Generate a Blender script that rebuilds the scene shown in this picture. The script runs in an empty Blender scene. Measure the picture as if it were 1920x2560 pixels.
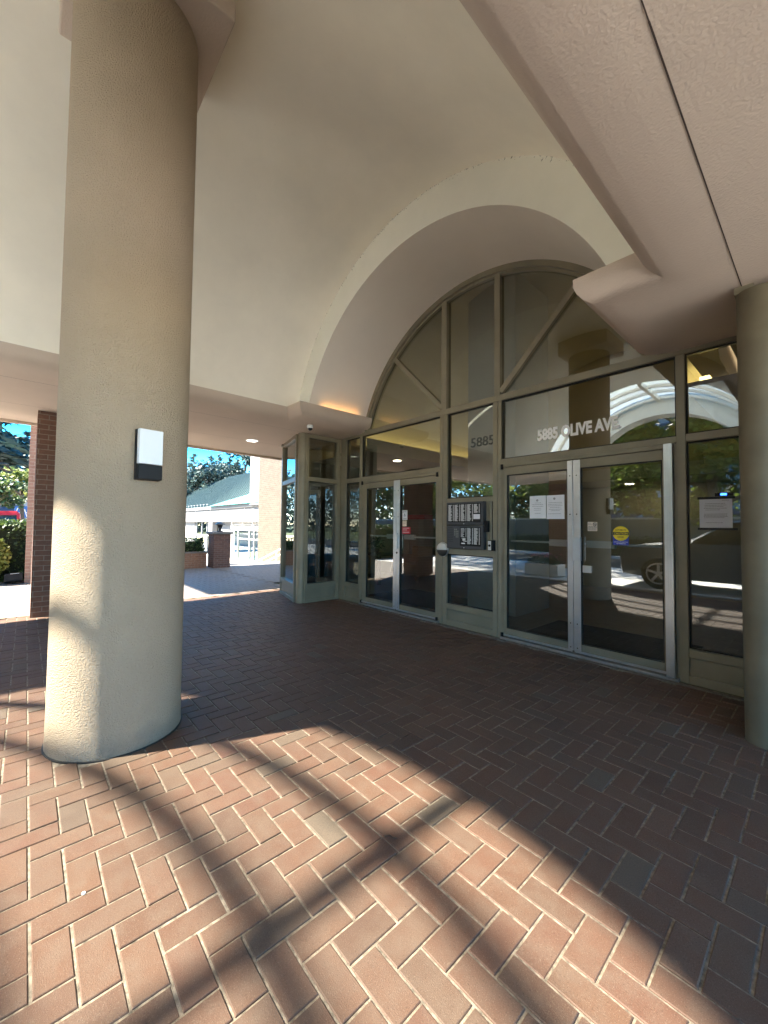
import bpy, math, random
import numpy as np
from mathutils import Vector, Matrix
from math import sin, cos, pi, radians, atan2, sqrt
random.seed(7); np.random.seed(7)
SC = bpy.context.scene; C = SC.collection
# ------------------------------------------------------------------ materials
def mat(name):
    m = bpy.data.materials.new(name); m.use_nodes = True
    nt = m.node_tree; b = nt.nodes['Principled BSDF']
    return m, nt, b
def nd(nt, t, **kw):
    n = nt.nodes.new(t)
    for k, v in kw.items():
        if k in n.inputs.keys(): n.inputs[k].default_value = v
        else: setattr(n, k, v)
    return n
def L(nt, a, b): nt.links.new(a, b)
def rgb(c): return (c[0], c[1], c[2], 1)
def coords(nt): return nd(nt, 'ShaderNodeTexCoord').outputs['Object']
def mixcol(nt, fac, a, b, mode='MIX'):
    n = nt.nodes.new('ShaderNodeMix'); n.data_type = 'RGBA'; n.blend_type = mode
    for s, v in ((n.inputs[0], fac), (n.inputs[6], a), (n.inputs[7], b)):
        if hasattr(v, 'default_value') or hasattr(v, 'is_output'): L(nt, v, s)
        elif isinstance(v, (int, float)): s.default_value = v
        else: s.default_value = rgb(v)
    return n.outputs[2]
def ramp(nt, src, stops):
    r = nd(nt, 'ShaderNodeValToRGB'); e = r.color_ramp.elements
    while len(e) < len(stops): e.new(0.5)
    for k, (p, c) in enumerate(stops):
        e[k].position = p; e[k].color = rgb(c) if not isinstance(c, (int, float)) else (c, c, c, 1)
    L(nt, src, r.inputs[0]); return r.outputs[0]
def noise(nt, co, scale, detail=4, rough=.55, dist=0):
    n = nd(nt, 'ShaderNodeTexNoise', Scale=scale, Detail=detail, Roughness=rough, Distortion=dist)
    L(nt, co, n.inputs['Vector']); return n.outputs['Fac']
def bump(nt, b, h, strength=.3, dist=.01):
    n = nd(nt, 'ShaderNodeBump', Strength=strength, Distance=dist)
    L(nt, h, n.inputs['Height']); L(nt, n.outputs[0], b.inputs['Normal'])
def M_plain(name, col, rough=.6, metal=0., var=.12, vs=3., bumpy=0., bs=40., spec=.5):
    m, nt, b = mat(name); co = coords(nt)
    f = noise(nt, co, vs, 5)
    c = ramp(nt, f, [(.3, [x*(1-var) for x in col]), (.7, [min(1, x*(1+var)) for x in col])])
    L(nt, c, b.inputs['Base Color']); b.inputs['Roughness'].default_value = rough
    b.inputs['Metallic'].default_value = metal; b.inputs['Specular IOR Level'].default_value = spec
    if bumpy: bump(nt, b, noise(nt, co, bs, 4), bumpy, .004)
    return m
def M_stucco(name, col, grain=160., strength=.5, dist=.004, stain=.1, dirt=None):
    m, nt, b = mat(name); co = coords(nt)
    f = noise(nt, co, 1.3, 6, .6)
    c = ramp(nt, f, [(.3, [x*(1-stain) for x in col]), (.72, [min(1, x*(1+stain*.6)) for x in col])])
    sp = noise(nt, co, 34., 3, .6)
    c = mixcol(nt, ramp(nt, sp, [(.70, 0.), (.80, .35)]), c, [x*.55 for x in col])
    if dirt is not None:      # splash dirt near the ground
        g = nd(nt, 'ShaderNodeSeparateXYZ'); L(nt, co, g.inputs[0])
        a = nd(nt, 'ShaderNodeMath', operation='ADD'); L(nt, g.outputs[2], a.inputs[0])
        a2 = nd(nt, 'ShaderNodeMath', operation='MULTIPLY'); L(nt, noise(nt, co, 9, 5), a2.inputs[0]); a2.inputs[1].default_value = .22
        L(nt, a2.outputs[0], a.inputs[1])
        c = mixcol(nt, ramp(nt, a.outputs[0], [(.09, .85), (.27, 0.)]), c, dirt)
    L(nt, c, b.inputs['Base Color']); b.inputs['Roughness'].default_value = .88
    b.inputs['Specular IOR Level'].default_value = .25
    bump(nt, b, noise(nt, co, grain, 2.5, .55), strength, dist)
    return m
def M_glass(name, tint, f0=.10, rough=0.):
    m, nt, b = mat(name); nt.nodes.remove(b); out = nt.nodes['Material Output']
    lw = nd(nt, 'ShaderNodeLayerWeight', Blend=.5)
    p = nd(nt, 'ShaderNodeMath', operation='POWER'); L(nt, lw.outputs['Facing'], p.inputs[0]); p.inputs[1].default_value = 4.2
    a = nd(nt, 'ShaderNodeMath', operation='MULTIPLY_ADD'); L(nt, p.outputs[0], a.inputs[0]); a.inputs[1].default_value = 1-f0; a.inputs[2].default_value = f0
    t = nd(nt, 'ShaderNodeBsdfTransparent'); t.inputs[0].default_value = rgb(tint)
    g = nd(nt, 'ShaderNodeBsdfAnisotropic' if False else 'ShaderNodeBsdfGlossy', Roughness=rough); g.inputs[0].default_value = (.93, .98, 1., 1)
    bn = nd(nt, 'ShaderNodeBump', Strength=.02, Distance=.01); L(nt, noise(nt, coords(nt), 1.1, 1), bn.inputs['Height']); L(nt, bn.outputs[0], g.inputs['Normal'])
    mx = nd(nt, 'ShaderNodeMixShader'); L(nt, a.outputs[0], mx.inputs[0]); L(nt, t.outputs[0], mx.inputs[1]); L(nt, g.outputs[0], mx.inputs[2])
    L(nt, mx.outputs[0], out.inputs['Surface']); return m
def M_frost(name):
    m, nt, b = mat(name); nt.nodes.remove(b)
    t = nd(nt, 'ShaderNodeBsdfTransparent'); t.inputs[0].default_value = (.93, .97, .97, 1)
    d = nd(nt, 'ShaderNodeBsdfTranslucent'); d.inputs[0].default_value = (.85, .9, .9, 1)
    mx = nd(nt, 'ShaderNodeMixShader'); L(nt, ramp(nt, noise(nt, coords(nt), 30, 3), [(.3, .34), (.7, .52)]), mx.inputs[0])
    L(nt, t.outputs[0], mx.inputs[1]); L(nt, d.outputs[0], mx.inputs[2]); L(nt, mx.outputs[0], nt.nodes['Material Output'].inputs['Surface']); return m
def M_emit(name, col, s):
    m, nt, b = mat(name); b.inputs['Emission Color'].default_value = rgb(col); b.inputs['Emission Strength'].default_value = s
    b.inputs['Base Color'].default_value = rgb(col); return m
def M_brick(name, c1, c2, mortar, w=.215, h=.0755, mw=.011):
    m, nt, b = mat(name); uv = nd(nt, 'ShaderNodeTexCoord').outputs['UV']
    t = nd(nt, 'ShaderNodeTexBrick'); L(nt, uv, t.inputs['Vector'])
    for k, v in (('Scale', 1.), ('Brick Width', w), ('Row Height', h), ('Mortar Size', mw/2), ('Mortar Smooth', .15), ('Bias', 0.)): t.inputs[k].default_value = v
    t.inputs['Color1'].default_value = rgb(c1); t.inputs['Color2'].default_value = rgb(c2); t.inputs['Mortar'].default_value = rgb(mortar)
    n = noise(nt, uv, 18, 6, .65)
    c = mixcol(nt, .55, t.outputs['Color'], ramp(nt, n, [(.25, .35), (.75, 1.)]), 'MULTIPLY')
    L(nt, c, b.inputs['Base Color']); b.inputs['Roughness'].default_value = .85
    a = nd(nt, 'ShaderNodeMath', operation='MULTIPLY_ADD'); L(nt, t.outputs['Fac'], a.inputs[0]); a.inputs[1].default_value = -1.; L(nt, n, a.inputs[2])
    bump(nt, b, a.outputs[0], .6, .006); return m
def M_leaf(name, dark, light, trans=.25):
    m, nt, b = mat(name)
    g = nd(nt, 'ShaderNodeNewGeometry')
    c = ramp(nt, g.outputs['Random Per Island'], [(0., dark), (.55, [(a+d)/2 for a, d in zip(dark, light)]), (1., light)])
    L(nt, c, b.inputs['Base Color']); b.inputs['Roughness'].default_value = .55
    t = nd(nt, 'ShaderNodeBsdfTranslucent'); L(nt, c, t.inputs[0])
    mx = nd(nt, 'ShaderNodeMixShader'); mx.inputs[0].default_value = trans
    L(nt, b.outputs[0], mx.inputs[1]); L(nt, t.outputs[0], mx.inputs[2]); L(nt, mx.outputs[0], nt.nodes['Material Output'].inputs[0]); return m

def M_paver(name='paver_brick', k=.36, grey=0.):
    m, nt, b = mat(name); co = coords(nt)
    g = nd(nt, 'ShaderNodeNewGeometry'); r = g.outputs['Random Per Island']
    c = ramp(nt, r, [(0., (.255, .145, .100)), (.22, (.300, .160, .105)), (.45, (.335, .185, .120)), (.62, (.31, .155, .105)), (.80, (.345, .195, .130)), (.92, (.30, .180, .125)), (.975, (.30, .195, .135)), (.993, (.30, .235, .175)), (1., (.25, .15, .11))])
    # dusty mottling and coarse sand specks of cast pavers
    n1 = noise(nt, co, 11., 6, .65)
    c = mixcol(nt, ramp(nt, n1, [(.42, 0.), (.72, .55)]), c, (.38, .275, .20))
    n2 = noise(nt, co, 300., 3, .6)
    c = mixcol(nt, ramp(nt, n2, [(.56, 0.), (.68, .6)]), c, (.56, .42, .30))
    n3 = noise(nt, co, 210., 3, .6)
    c = mixcol(nt, ramp(nt, n3, [(.30, .65), (.43, 0.)]), c, (.12, .07, .05))
    n4 = noise(nt, co, .9, 5, .6)
    c = mixcol(nt, ramp(nt, n4, [(.45, 0.), (.72, .38)]), c, (.20, .165, .135))
    c = mixcol(nt, grey, c, (.50, .47, .43)); c = mixcol(nt, 1., c, (k, k, k), 'MULTIPLY')
    L(nt, c, b.inputs['Base Color'])
    L(nt, ramp(nt, n1, [(.3, .50), (.7, .70)]), b.inputs['Roughness'])
    b.inputs['Specular IOR Level'].default_value = .20
    bump(nt, b, n2, .45, .003); return m

m_col = M_stucco('column_stucco', (.465, .368, .262), 115., 1., .022, .08, (.25, .22, .18))
m_vault = M_stucco('vault_paint', (.89, .835, .71), 60., .10, .003, .065)
m_endwall = M_stucco('arch_wall_paint', (.90, .87, .75), 45., .22, .004, .05)
m_recess = M_stucco('recess_paint', (.82, .75, .65), 60., .10, .003, .04)
m_beam = M_stucco('beam_stucco', (.58, .475, .385), 70., .38, .007, .06)
m_frame = M_plain('olive_frame_paint', (.235, .206, .142), .42, 0., .16, 2.2)
m_post = M_plain('dark_olive_post_paint', (.150, .126, .082), .6, 0., .18, 3., 0., 40., .2); m_gap = M_plain('dark_gasket', (.012, .012, .011), .6)
m_alu = M_plain('brushed_aluminium', (.66, .67, .68), .34, .85, .06, 9.)
m_glass = M_glass('entrance_glass', (.50, .52, .475), .18)
m_glass2 = M_glass('window_glass', (.45, .5, .5), .14)
m_white = M_plain('white_plastic', (.78, .79, .80), .35, 0., .03)
m_black = M_plain('black_metal', (.013, .013, .014), .55, 0., .1, 3., 0., 40., .22)
m_dgrey = M_plain('charcoal_panel', (.045, .048, .055), .38, 0., .06)
m_text = M_plain('white_vinyl', (.90, .90, .89), .5, 0., .02)
m_dtext = M_plain('grey_etched_vinyl', (.085, .088, .076), .5, 0., .02)
m_ink = M_plain('black_ink', (.03, .03, .03), .6)
m_paper = M_plain('paper', (.80, .80, .82), .7, 0., .03)
m_cream = M_plain('cream_sticker', (.70, .60, .48), .6, 0., .03)
m_red = M_plain('red_sign', (.42, .02, .03), .5)
m_yellow = M_plain('yellow_sticker', (.78, .60, .03), .5)
m_blue = M_plain('blue_sticker', (.05, .07, .42), .5)
m_paver = M_paver(); m_paver2 = M_paver('grey_paver', .5, .7)
m_joint = M_plain('joint_sand', (.205, .166, .122), .95, 0., .55, 40., .9, 220.)
m_frost = M_frost('textured_roof_glass'); m_conc = M_plain('concrete', (.62, .60, .56), .85, 0., .12, 1.6, .3, 60.)
m_asph = M_plain('asphalt', (.06, .06, .062), .9, 0., .25, 3., .5, 150.)
m_soil = M_plain('soil', (.07, .05, .035), .95, 0., .3, 12., .8, 40.)
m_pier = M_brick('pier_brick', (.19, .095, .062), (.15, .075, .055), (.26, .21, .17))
m_planter = M_brick('planter_brick', (.36, .19, .115), (.30, .15, .09), (.36, .27, .2), .2, .066)
m_tower = M_brick('buff_brick', (.090, .068, .044), (.066, .048, .030), (.125, .105, .078), .26, .11)
m_panel = M_plain('white_concrete_panel', (.165, .160, .152), .8, 0., .10, 2.)
m_roof = M_plain('green_metal_roof', (.115, .18, .17), .5, 0., .08, 1.)
m_roofl = M_plain('painted_sunlit_roof', (.085, .29, .245), .5, 0., .05, 1.)  # brighter turquoise puts the sun on this roof slope into the colour
m_steel = M_plain('painted_white_frame', (.30, .305, .30), .45, 0., .04)
m_inwall = M_plain('lobby_wall_paint', (.50, .44, .29), .8, 0., .05)
m_inceil = M_plain('lobby_ceiling_paint', (.58, .55, .46), .85, 0., .03)
m_inpill = M_plain('lobby_pillar_paint', (.46, .48, .45), .7, 0., .03)
m_infloor = M_plain('lobby_floor_tile', (.16, .125, .09), .35, 0., .2, 5.)
m_mat = M_plain('black_doormat', (.014, .014, .015), .95, 0., .3, 60.)
m_wood = M_plain('dark_wood', (.09, .045, .025), .45, 0., .2, 8.)
m_leather = M_plain('tan_upholstery', (.28, .17, .08), .6, 0., .12)
m_cab = M_plain('grey_cabinet', (.22, .23, .2), .5, 0., .04)
m_bark = M_plain('bark', (.10, .075, .055), .95, 0., .3, 14., 1., 30.)
m_reed = M_plain('dried_reed', (.035, .022, .014), .9, 0., .3, 20.)
m_conif = M_leaf('conifer_needles', (.012, .030, .028), (.045, .085, .070), .12)
m_conif2 = M_leaf('pale_conifer_needles', (.040, .075, .065), (.11, .165, .13), .15)
m_decid = M_leaf('deciduous_leaves', (.06, .12, .02), (.27, .34, .07), .6)
m_hedge = M_leaf('hedge_leaves', (.015, .035, .010), (.075, .13, .030), .2)
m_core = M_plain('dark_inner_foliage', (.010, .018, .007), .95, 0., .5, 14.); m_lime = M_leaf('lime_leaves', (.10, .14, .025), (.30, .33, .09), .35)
m_carG = M_plain('graphite_car_paint', (.12, .125, .135), .22, .25, .04)
m_carR = M_plain('red_car_paint', (.70, .022, .03), .5, 0., .04)
m_carW = M_plain('white_car_paint', (.72, .73, .74), .25, 0., .03)
m_carglass = M_plain('tinted_car_glass', (.012, .014, .016), .06, 0., .1)
m_tyre = M_plain('tyre_rubber', (.015, .015, .016), .8)
m_banner = M_plain('blue_banner', (.03, .16, .50), .5)
m_tower2 = M_plain('tower_cladding', (.30, .33, .38), .6, 0., .08)
m_towerg = M_plain('tower_window', (.03, .06, .12), .1, 0., .3, .3)
m_flower = M_plain('pink_petals', (.60, .12, .25), .6)
m_lamp = M_emit('lit_lamp_lens', (1., .86, .62), 2.2)
m_cove = M_emit('lit_cove_strip', (1., .78, .30), .5)
m_lens = M_emit('soffit_lamp_lens', (1., .95, .86), .35)

# ------------------------------------------------------------------ mesh builder
class MB:
    def __init__(s): s.v = []; s.f = []
    def add(s, vs, fs):
        o = len(s.v); s.v += [tuple(map(float, q)) for q in vs]; s.f += [tuple(o+i for i in q) for q in fs]; return s
    def box(s, x0, x1, y0, y1, z0, z1):
        return s.add([(x0,y0,z0),(x1,y0,z0),(x1,y1,z0),(x0,y1,z0),(x0,y0,z1),(x1,y0,z1),(x1,y1,z1),(x0,y1,z1)],
                     [(0,3,2,1),(4,5,6,7),(0,1,5,4),(1,2,6,5),(2,3,7,6),(3,0,4,7)])
    def obox(s, c, ax, ay, az):      # oriented box: centre and three half-axes
        c, ax, ay, az = map(Vector, (c, ax, ay, az)); P = []
        for k in (-1, 1):
            for a, b in ((-1,-1),(1,-1),(1,1),(-1,1)): P.append(c+ax*a+ay*b+az*k)
        return s.add(P, [(0,3,2,1),(4,5,6,7),(0,1,5,4),(1,2,6,5),(2,3,7,6),(3,0,4,7)])
    def bar(s, p, q, w, h, up=(0,0,1)):   # rectangular bar from p to q
        p, q = Vector(p), Vector(q); d = q-p; x = d.normalized(); y = Vector(up).cross(x)
        if y.length < 1e-4: y = Vector((0,1,0)).cross(x)
        y.normalize(); z = x.cross(y)
        return s.obox((p+q)/2, d/2, y*w/2, z*h/2)
    def tube(s, pts, rad, n=8, cap=True):
        pts = [Vector(p) for p in pts]; R = []
        for i, p in enumerate(pts):
            d = (pts[min(i+1, len(pts)-1)]-pts[max(i-1, 0)]).normalized()
            x = d.orthogonal().normalized() if i == 0 else (px - d*px.dot(d)).normalized()
            px = x; y = d.cross(x); r = rad[i] if hasattr(rad, '__len__') else rad
            R += [p+(x*cos(2*pi*k/n)+y*sin(2*pi*k/n))*r for k in range(n)]
        F = [(i*n+k, i*n+(k+1)%n, (i+1)*n+(k+1)%n, (i+1)*n+k) for i in range(len(pts)-1) for k in range(n)]
        if cap: F += [tuple(range(n-1, -1, -1)), tuple((len(pts)-1)*n+k for k in range(n))]
        return s.add(R, F)
    def lathe(s, c, prof, n=24, axis='z'):   # prof: (r, h) list around an axis through c
        P = []
        for r, h in prof:
            for k in range(n):
                a = 2*pi*k/n; u, w = r*cos(a), r*sin(a)
                P.append({'z': (c[0]+u, c[1]+w, c[2]+h), 'y': (c[0]+u, c[1]+h, c[2]-w), 'x': (c[0]+h, c[1]+u, c[2]+w)}[axis])
        F = [(i*n+k, i*n+(k+1)%n, (i+1)*n+(k+1)%n, (i+1)*n+k) for i in range(len(prof)-1) for k in range(n)]
        F += [tuple(range(n-1, -1, -1)), tuple((len(prof)-1)*n+k for k in range(n))]
        return s.add(P, F)
    def prism(s, poly, axis, a, b):    # polygon in the plane normal to axis, from a to b
        n = len(poly)
        put = {'x': lambda u, w, t: (t, u, w), 'y': lambda u, w, t: (u, t, w), 'z': lambda u, w, t: (u, w, t)}[axis]
        P = [put(u, w, a) for u, w in poly]+[put(u, w, b) for u, w in poly]
        F = [tuple(range(n)), tuple(range(2*n-1, n-1, -1))]+[(k, n+k, n+(k+1)%n, (k+1)%n) for k in range(n)]
        return s.add(P, F)
    def ring(s, cx, cz, r0, r1, y0, y1, a0, a1, n=48):   # arch segment, in the XZ plane
        P = []
        for k in range(n+1):
            a = a0+(a1-a0)*k/n
            for r, y in ((r0, y0), (r1, y0), (r1, y1), (r0, y1)): P.append((cx+r*cos(a), y, cz+r*sin(a)))
        F = [(4*k+j, 4*k+(j+1)%4, 4*k+4+(j+1)%4, 4*k+4+j) for k in range(n) for j in range(4)]
        F += [(0,1,2,3), (4*n+3, 4*n+2, 4*n+1, 4*n)]
        return s.add(P, F)
    def build(s, name, m, parent=None, smooth=False, bevel=0, seg=2, loc=None, fix=True):
        used = sorted({i for q in s.f for i in q})
        if len(used) < len(s.v):
            mp_ = {i: k for k, i in enumerate(used)}; s.v = [s.v[i] for i in used]; s.f = [tuple(mp_[i] for i in q) for q in s.f]
        me = bpy.data.meshes.new(name); V = np.array(s.v)
        if loc is not None: V = V-np.array(loc)
        me.from_pydata([tuple(q) for q in V], [], s.f); me.update()
        if fix:
            import bmesh
            bm = bmesh.new(); bm.from_mesh(me); bmesh.ops.recalc_face_normals(bm, faces=bm.faces); bm.to_mesh(me); bm.free()
        uvl = me.uv_layers.new(name='UVMap'); co = np.empty(len(me.vertices)*3); me.vertices.foreach_get('co', co); co = co.reshape(-1, 3)
        uv = np.empty((len(me.loops), 2))
        for p in me.polygons:
            nx, ny, nz = p.normal
            ids = [me.loops[i].vertex_index for i in p.loop_indices]; q = co[ids]
            if abs(nz) > .75: uv[list(p.loop_indices)] = q[:, :2]
            else:
                l = sqrt(nx*nx+ny*ny); uv[list(p.loop_indices), 0] = (q[:, 0]*-ny+q[:, 1]*nx)/l; uv[list(p.loop_indices), 1] = q[:, 2]
        uvl.data.foreach_set('uv', uv.ravel())
        me.materials.append(m)
        o = bpy.data.objects.new(name, me); C.objects.link(o)
        if parent is not None: o.parent = parent
        if loc is not None: o.location = loc if parent is None else tuple(Vector(loc)-parent.matrix_world.translation if False else Vector(loc))
        if smooth:
            me.polygons.foreach_set('use_smooth', [True]*len(me.polygons))
            me.set_sharp_from_angle(angle=radians(38))
        if bevel:
            b = o.modifiers.new('bevel', 'BEVEL'); b.width = bevel; b.segments = seg; b.limit_method = 'ANGLE'; b.angle_limit = radians(40)
        return o
def tag(o, label=None, cat=None, group=None, kind=None):
    if label: o['label'] = label
    if cat: o['category'] = cat
    if group: o['group'] = group
    if kind: o['kind'] = kind
    return o
def thing(name, label, cat, loc=(0,0,0), group=None):
    """Empty that parents the parts; parts are modelled in world metres, so the offset is cancelled in the parent inverse."""
    o = bpy.data.objects.new(name, None); C.objects.link(o); o.location = loc; o.empty_display_size = .2
    return tag(o, label, cat, group)
def part(mb, name, m, parent, **kw):
    o = mb.build(name, m, **kw); o.parent = parent
    if parent.type == 'EMPTY': o.matrix_parent_inverse = Matrix.Translation(-parent.location)
    return o
def text(name, body, m, parent, h, p0, width=None, bold=0., shear=0., normal_y=True, thick=.002, rotz=0., center=False):
    cu = bpy.data.curves.new(name, 'FONT'); cu.body = body; cu.size = 1.; cu.offset = bold; cu.extrude = .5; cu.resolution_u = 3
    t = bpy.data.objects.new(name+'_t', cu); C.objects.link(t)
    dg = bpy.context.evaluated_depsgraph_get(); me = bpy.data.meshes.new_from_object(t.evaluated_get(dg)); bpy.data.objects.remove(t)
    me.name = name
    co = np.empty(len(me.vertices)*3); me.vertices.foreach_get('co', co); co = co.reshape(-1, 3)
    lo, hi = co.min(0), co.max(0); sx = (width/(hi[0]-lo[0])) if width else h/(hi[1]-lo[1])
    sz = h/(hi[1]-lo[1]); x = (co[:, 0]-lo[0])*sx; z = (co[:, 1]-lo[1])*sz; y = -co[:, 2]*thick*2
    if center: x = x-(hi[0]-lo[0])*sx/2
    ca, sa = cos(rotz), sin(rotz)
    out = np.stack([p0[0]+x*ca-y*sa, p0[1]+x*sa+y*ca, p0[2]+z], 1)
    me.vertices.foreach_set('co', out.ravel()); me.update(); me.materials.clear(); me.materials.append(m)
    o = bpy.data.objects.new(name, me); C.objects.link(o)
    if parent is not None:
        o.parent = parent
        if parent.type == 'EMPTY': o.matrix_parent_inverse = Matrix.Translation(-parent.location)
    return o
def numpy_mesh(name, V, F, m, parent=None, off=None):
    me = bpy.data.meshes.new(name); V = np.asarray(V, dtype=np.float32); F = np.asarray(F, dtype=np.int32)
    me.vertices.add(len(V)); me.vertices.foreach_set('co', V.ravel())
    k = F.shape[1]; me.loops.add(F.size); me.loops.foreach_set('vertex_index', F.ravel())
    me.polygons.add(len(F)); me.polygons.foreach_set('loop_start', np.arange(0, F.size, k, dtype=np.int32)); me.polygons.foreach_set('use_smooth', [False]*len(F))
    me.update(calc_edges=True); me.validate(); me.materials.append(m)
    o = bpy.data.objects.new(name, me); C.objects.link(o)
    if parent is not None:
        o.parent = parent
        if parent.type == 'EMPTY': o.matrix_parent_inverse = Matrix.Translation(-parent.location)
    return o
CX = -3.275          # axis of the vaulted porch
GY = 4.50            # front plane of the entrance glazing

# ------------------------------------------------------------------ ground, paving
lowx, lowy = -14.35, 3.2
g = MB()
for x0, x1, y0, y1 in ((-400, lowx-40, -400, 400), (lowx-40, lowx, -400, lowy), (lowx-40, lowx, 60, 400), (lowx, 400, -400, 400)):
    g.add([(x0,y0,-.03),(x1,y0,-.03),(x1,y1,-.03),(x0,y1,-.03)], [(0,1,2,3)])
tag(g.build('ground', M_plain('dry_grass_ground', (.10, .12, .05), .95, 0., .35, .4), fix=False), kind='structure')
g = MB(); zl = -1.0
g.add([(lowx-40,lowy,zl),(lowx,lowy,zl),(lowx,60,zl),(lowx-40,60,zl)], [(0,1,2,3)])
g.add([(lowx,lowy,zl),(lowx,lowy,-.03),(lowx,60,-.03),(lowx,60,zl)], [(0,1,2,3)])
g.add([(lowx-40,lowy,zl),(lowx-40,lowy,-.03),(lowx,lowy,-.03),(lowx,lowy,zl)], [(0,1,2,3)])
tag(g.build('lower_courtyard', m_conc, fix=False), kind='structure')

# herringbone pavers, real bricks with worn edges
mW, ox, oy = .10774, -2.0101, .0521
def pave(name, X0, X1, Y0, Y1, mp):
    i0, i1 = int((X0-ox)/mW)-1, int((X1-ox)/mW)+1; j0, j1 = int((Y0-oy)/mW)-1, int((Y1-oy)/mW)+1
    I, J = np.meshgrid(np.arange(i0, i1), np.arange(j0, j1), indexing='ij'); I = I.ravel(); J = J.ravel(); K = (I-J) % 4
    rects = np.concatenate([np.stack([I[K == 1], I[K == 1]+1, J[K == 1], J[K == 1]+2], 1), np.stack([I[K == 2], I[K == 2]+2, J[K == 2], J[K == 2]+1], 1)]).astype(float)
    rx0 = ox+rects[:, 0]*mW; rx1 = ox+rects[:, 1]*mW; ry0 = oy+rects[:, 2]*mW; ry1 = oy+rects[:, 3]*mW
    keep = (rx0 > X0) & (rx1 < X1) & (ry0 > Y0) & (ry1 < Y1)
    # cut round the column
    cdist = np.hypot((rx0+rx1)/2-CX-.025, (ry0+ry1)/2-.506)
    keep &= cdist > .36
    rx0, rx1, ry0, ry1 = (a[keep] for a in (rx0, rx1, ry0, ry1)); N = len(rx0)
    gp = np.random.uniform(.0032, .0052, (4, N)); rx0 = rx0+gp[0]; rx1 = rx1-gp[1]; ry0 = ry0+gp[2]; ry1 = ry1-gp[3]
    bv = .0028
    def corners(a0, a1, b0, b1): return np.stack([np.stack([a0, b0], 1), np.stack([a1, b0], 1), np.stack([a1, b1], 1), np.stack([a0, b1], 1)], 1)
    top = corners(rx0+bv, rx1-bv, ry0+bv, ry1-bv); mid = corners(rx0, rx1, ry0, ry1)
    hz = np.random.normal(0, .0010, N); tx = np.random.normal(0, .0016, N); ty = np.random.normal(0, .0016, N)
    cxy = top.mean(1, keepdims=True)
    zt = hz[:, None]+(top-cxy)[:, :, 0]*tx[:, None]+(top-cxy)[:, :, 1]*ty[:, None]
    V = np.zeros((N, 12, 3)); V[:, 0:4, :2] = top; V[:, 0:4, 2] = zt; V[:, 4:8, :2] = mid; V[:, 4:8, 2] = zt-.0026; V[:, 8:12, :2] = mid; V[:, 8:12, 2] = -.02
    base = [(0,1,2,3)]+[(4+k, 4+(k+1) % 4, (k+1) % 4, k) for k in range(4)]+[(8+k, 8+(k+1) % 4, 4+(k+1) % 4, 4+k) for k in range(4)]
    F = (np.array(base)[None]+12*np.arange(N)[:, None, None]).reshape(-1, 4)
    tag(numpy_mesh(name, V.reshape(-1, 3), F, mp), kind='structure')
    nx, ny = 150, 56
    gx_, gy_ = np.meshgrid(np.linspace(X0, X1, nx), np.linspace(Y0, Y1, ny), indexing='ij')
    V = np.stack([gx_, gy_, np.full_like(gx_, -.0048)], -1).reshape(-1, 3)
    a = np.arange((nx-1)*ny).reshape(nx-1, ny)[:, :-1].ravel(); F = np.stack([a, a+ny, a+ny+1, a+1], 1)
    tag(numpy_mesh(name+'_joints', V, F, m_joint), kind='structure')
pave('brick_paving', -8.05, 4.2, -1.55, 4.5, m_paver)
pave('plaza_paving', -14.3, -7.96, -1.55, 4.5, m_paver2)
pave('plaza_paving_rear', -14.3, -9.0, 4.42, 11.0, m_paver2)
tag(MB().box(-14.3, 4.2, -1.72, -1.55, -.15, .004).build('kerb', m_conc, bevel=.01), kind='structure')
tag(MB().add([(-60,-6.7,-.016),(40,-6.7,-.016),(40,-1.72,-.016),(-60,-1.72,-.016)], [(0,1,2,3)]).build('driveway', m_conc, fix=False), kind='structure')
tag(MB().add([(4.2,-1.72,-.020),(34,-1.72,-.020),(34,26,-.020),(4.2,26,-.020)], [(0,1,2,3)]).build('added_bounce_ground', m_conc, fix=False), kind='structure')  # unseen pale ground added to bounce sunlight onto the vault and right beam
tag(MB().add([(-80,-11.2,-.012),(60,-11.2,-.012),(60,-6.7,-.012),(-80,-6.7,-.012)], [(0,1,2,3)]).build('road', m_asph, fix=False), kind='structure')
tag(MB().box(-80, 60, -11.4, -11.2, -.1, .11).build('road_kerb', m_conc, bevel=.015), kind='structure')
tag(MB().add([(-60,-30,-.022),(-14.4,-30,-.022),(-14.4,2.9,-.022),(-60,2.9,-.022)], [(0,1,2,3)]).build('car_park', m_asph, fix=False), kind='structure')

# ------------------------------------------------------------------ building: porch
B = thing('apartment_building', 'tan stucco apartment building front with vaulted porch and wide flat soffits', 'building', (CX, 4.5, 0))
HX, ZB, ZS = 2.52, 3.31, 3.07          # beam face half-width, beam top, soffit height
VC, VR = 2.58, 2.68                    # vault circle
YV0, YE, YC = -2.93, 3.30, 3.08        # vault mouth, end wall plane, impost front
a0 = math.acos(HX/VR); NA = 72
def vprof(r, hx, extra):
    a = math.acos(min(1, hx/r)); pts = [(CX+hx, ZB)]
    for k in range(NA+1):
        t = a+(pi-2*a)*k/NA; pts.append((CX+r*cos(t), VC+r*sin(t)))
    return pts+[(CX-hx, ZB)]
pi_, po_ = vprof(VR, HX, 0), vprof(VR+.22, HX+.22, 0)
n = len(pi_); ys = np.linspace(YV0, YE, 12); P = []
for y in ys: P += [(x, y, z) for x, z in pi_]
for y in ys: P += [(x, y, z) for x, z in po_]
Fs = []; m_ = len(ys)
for i in range(m_-1):
    for k in range(n-1):
        Fs.append((i*n+k, i*n+k+1, (i+1)*n+k+1, (i+1)*n+k)); o_ = m_*n; Fs.append((o_+i*n+k, o_+(i+1)*n+k, o_+(i+1)*n+k+1, o_+i*n+k+1))
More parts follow.
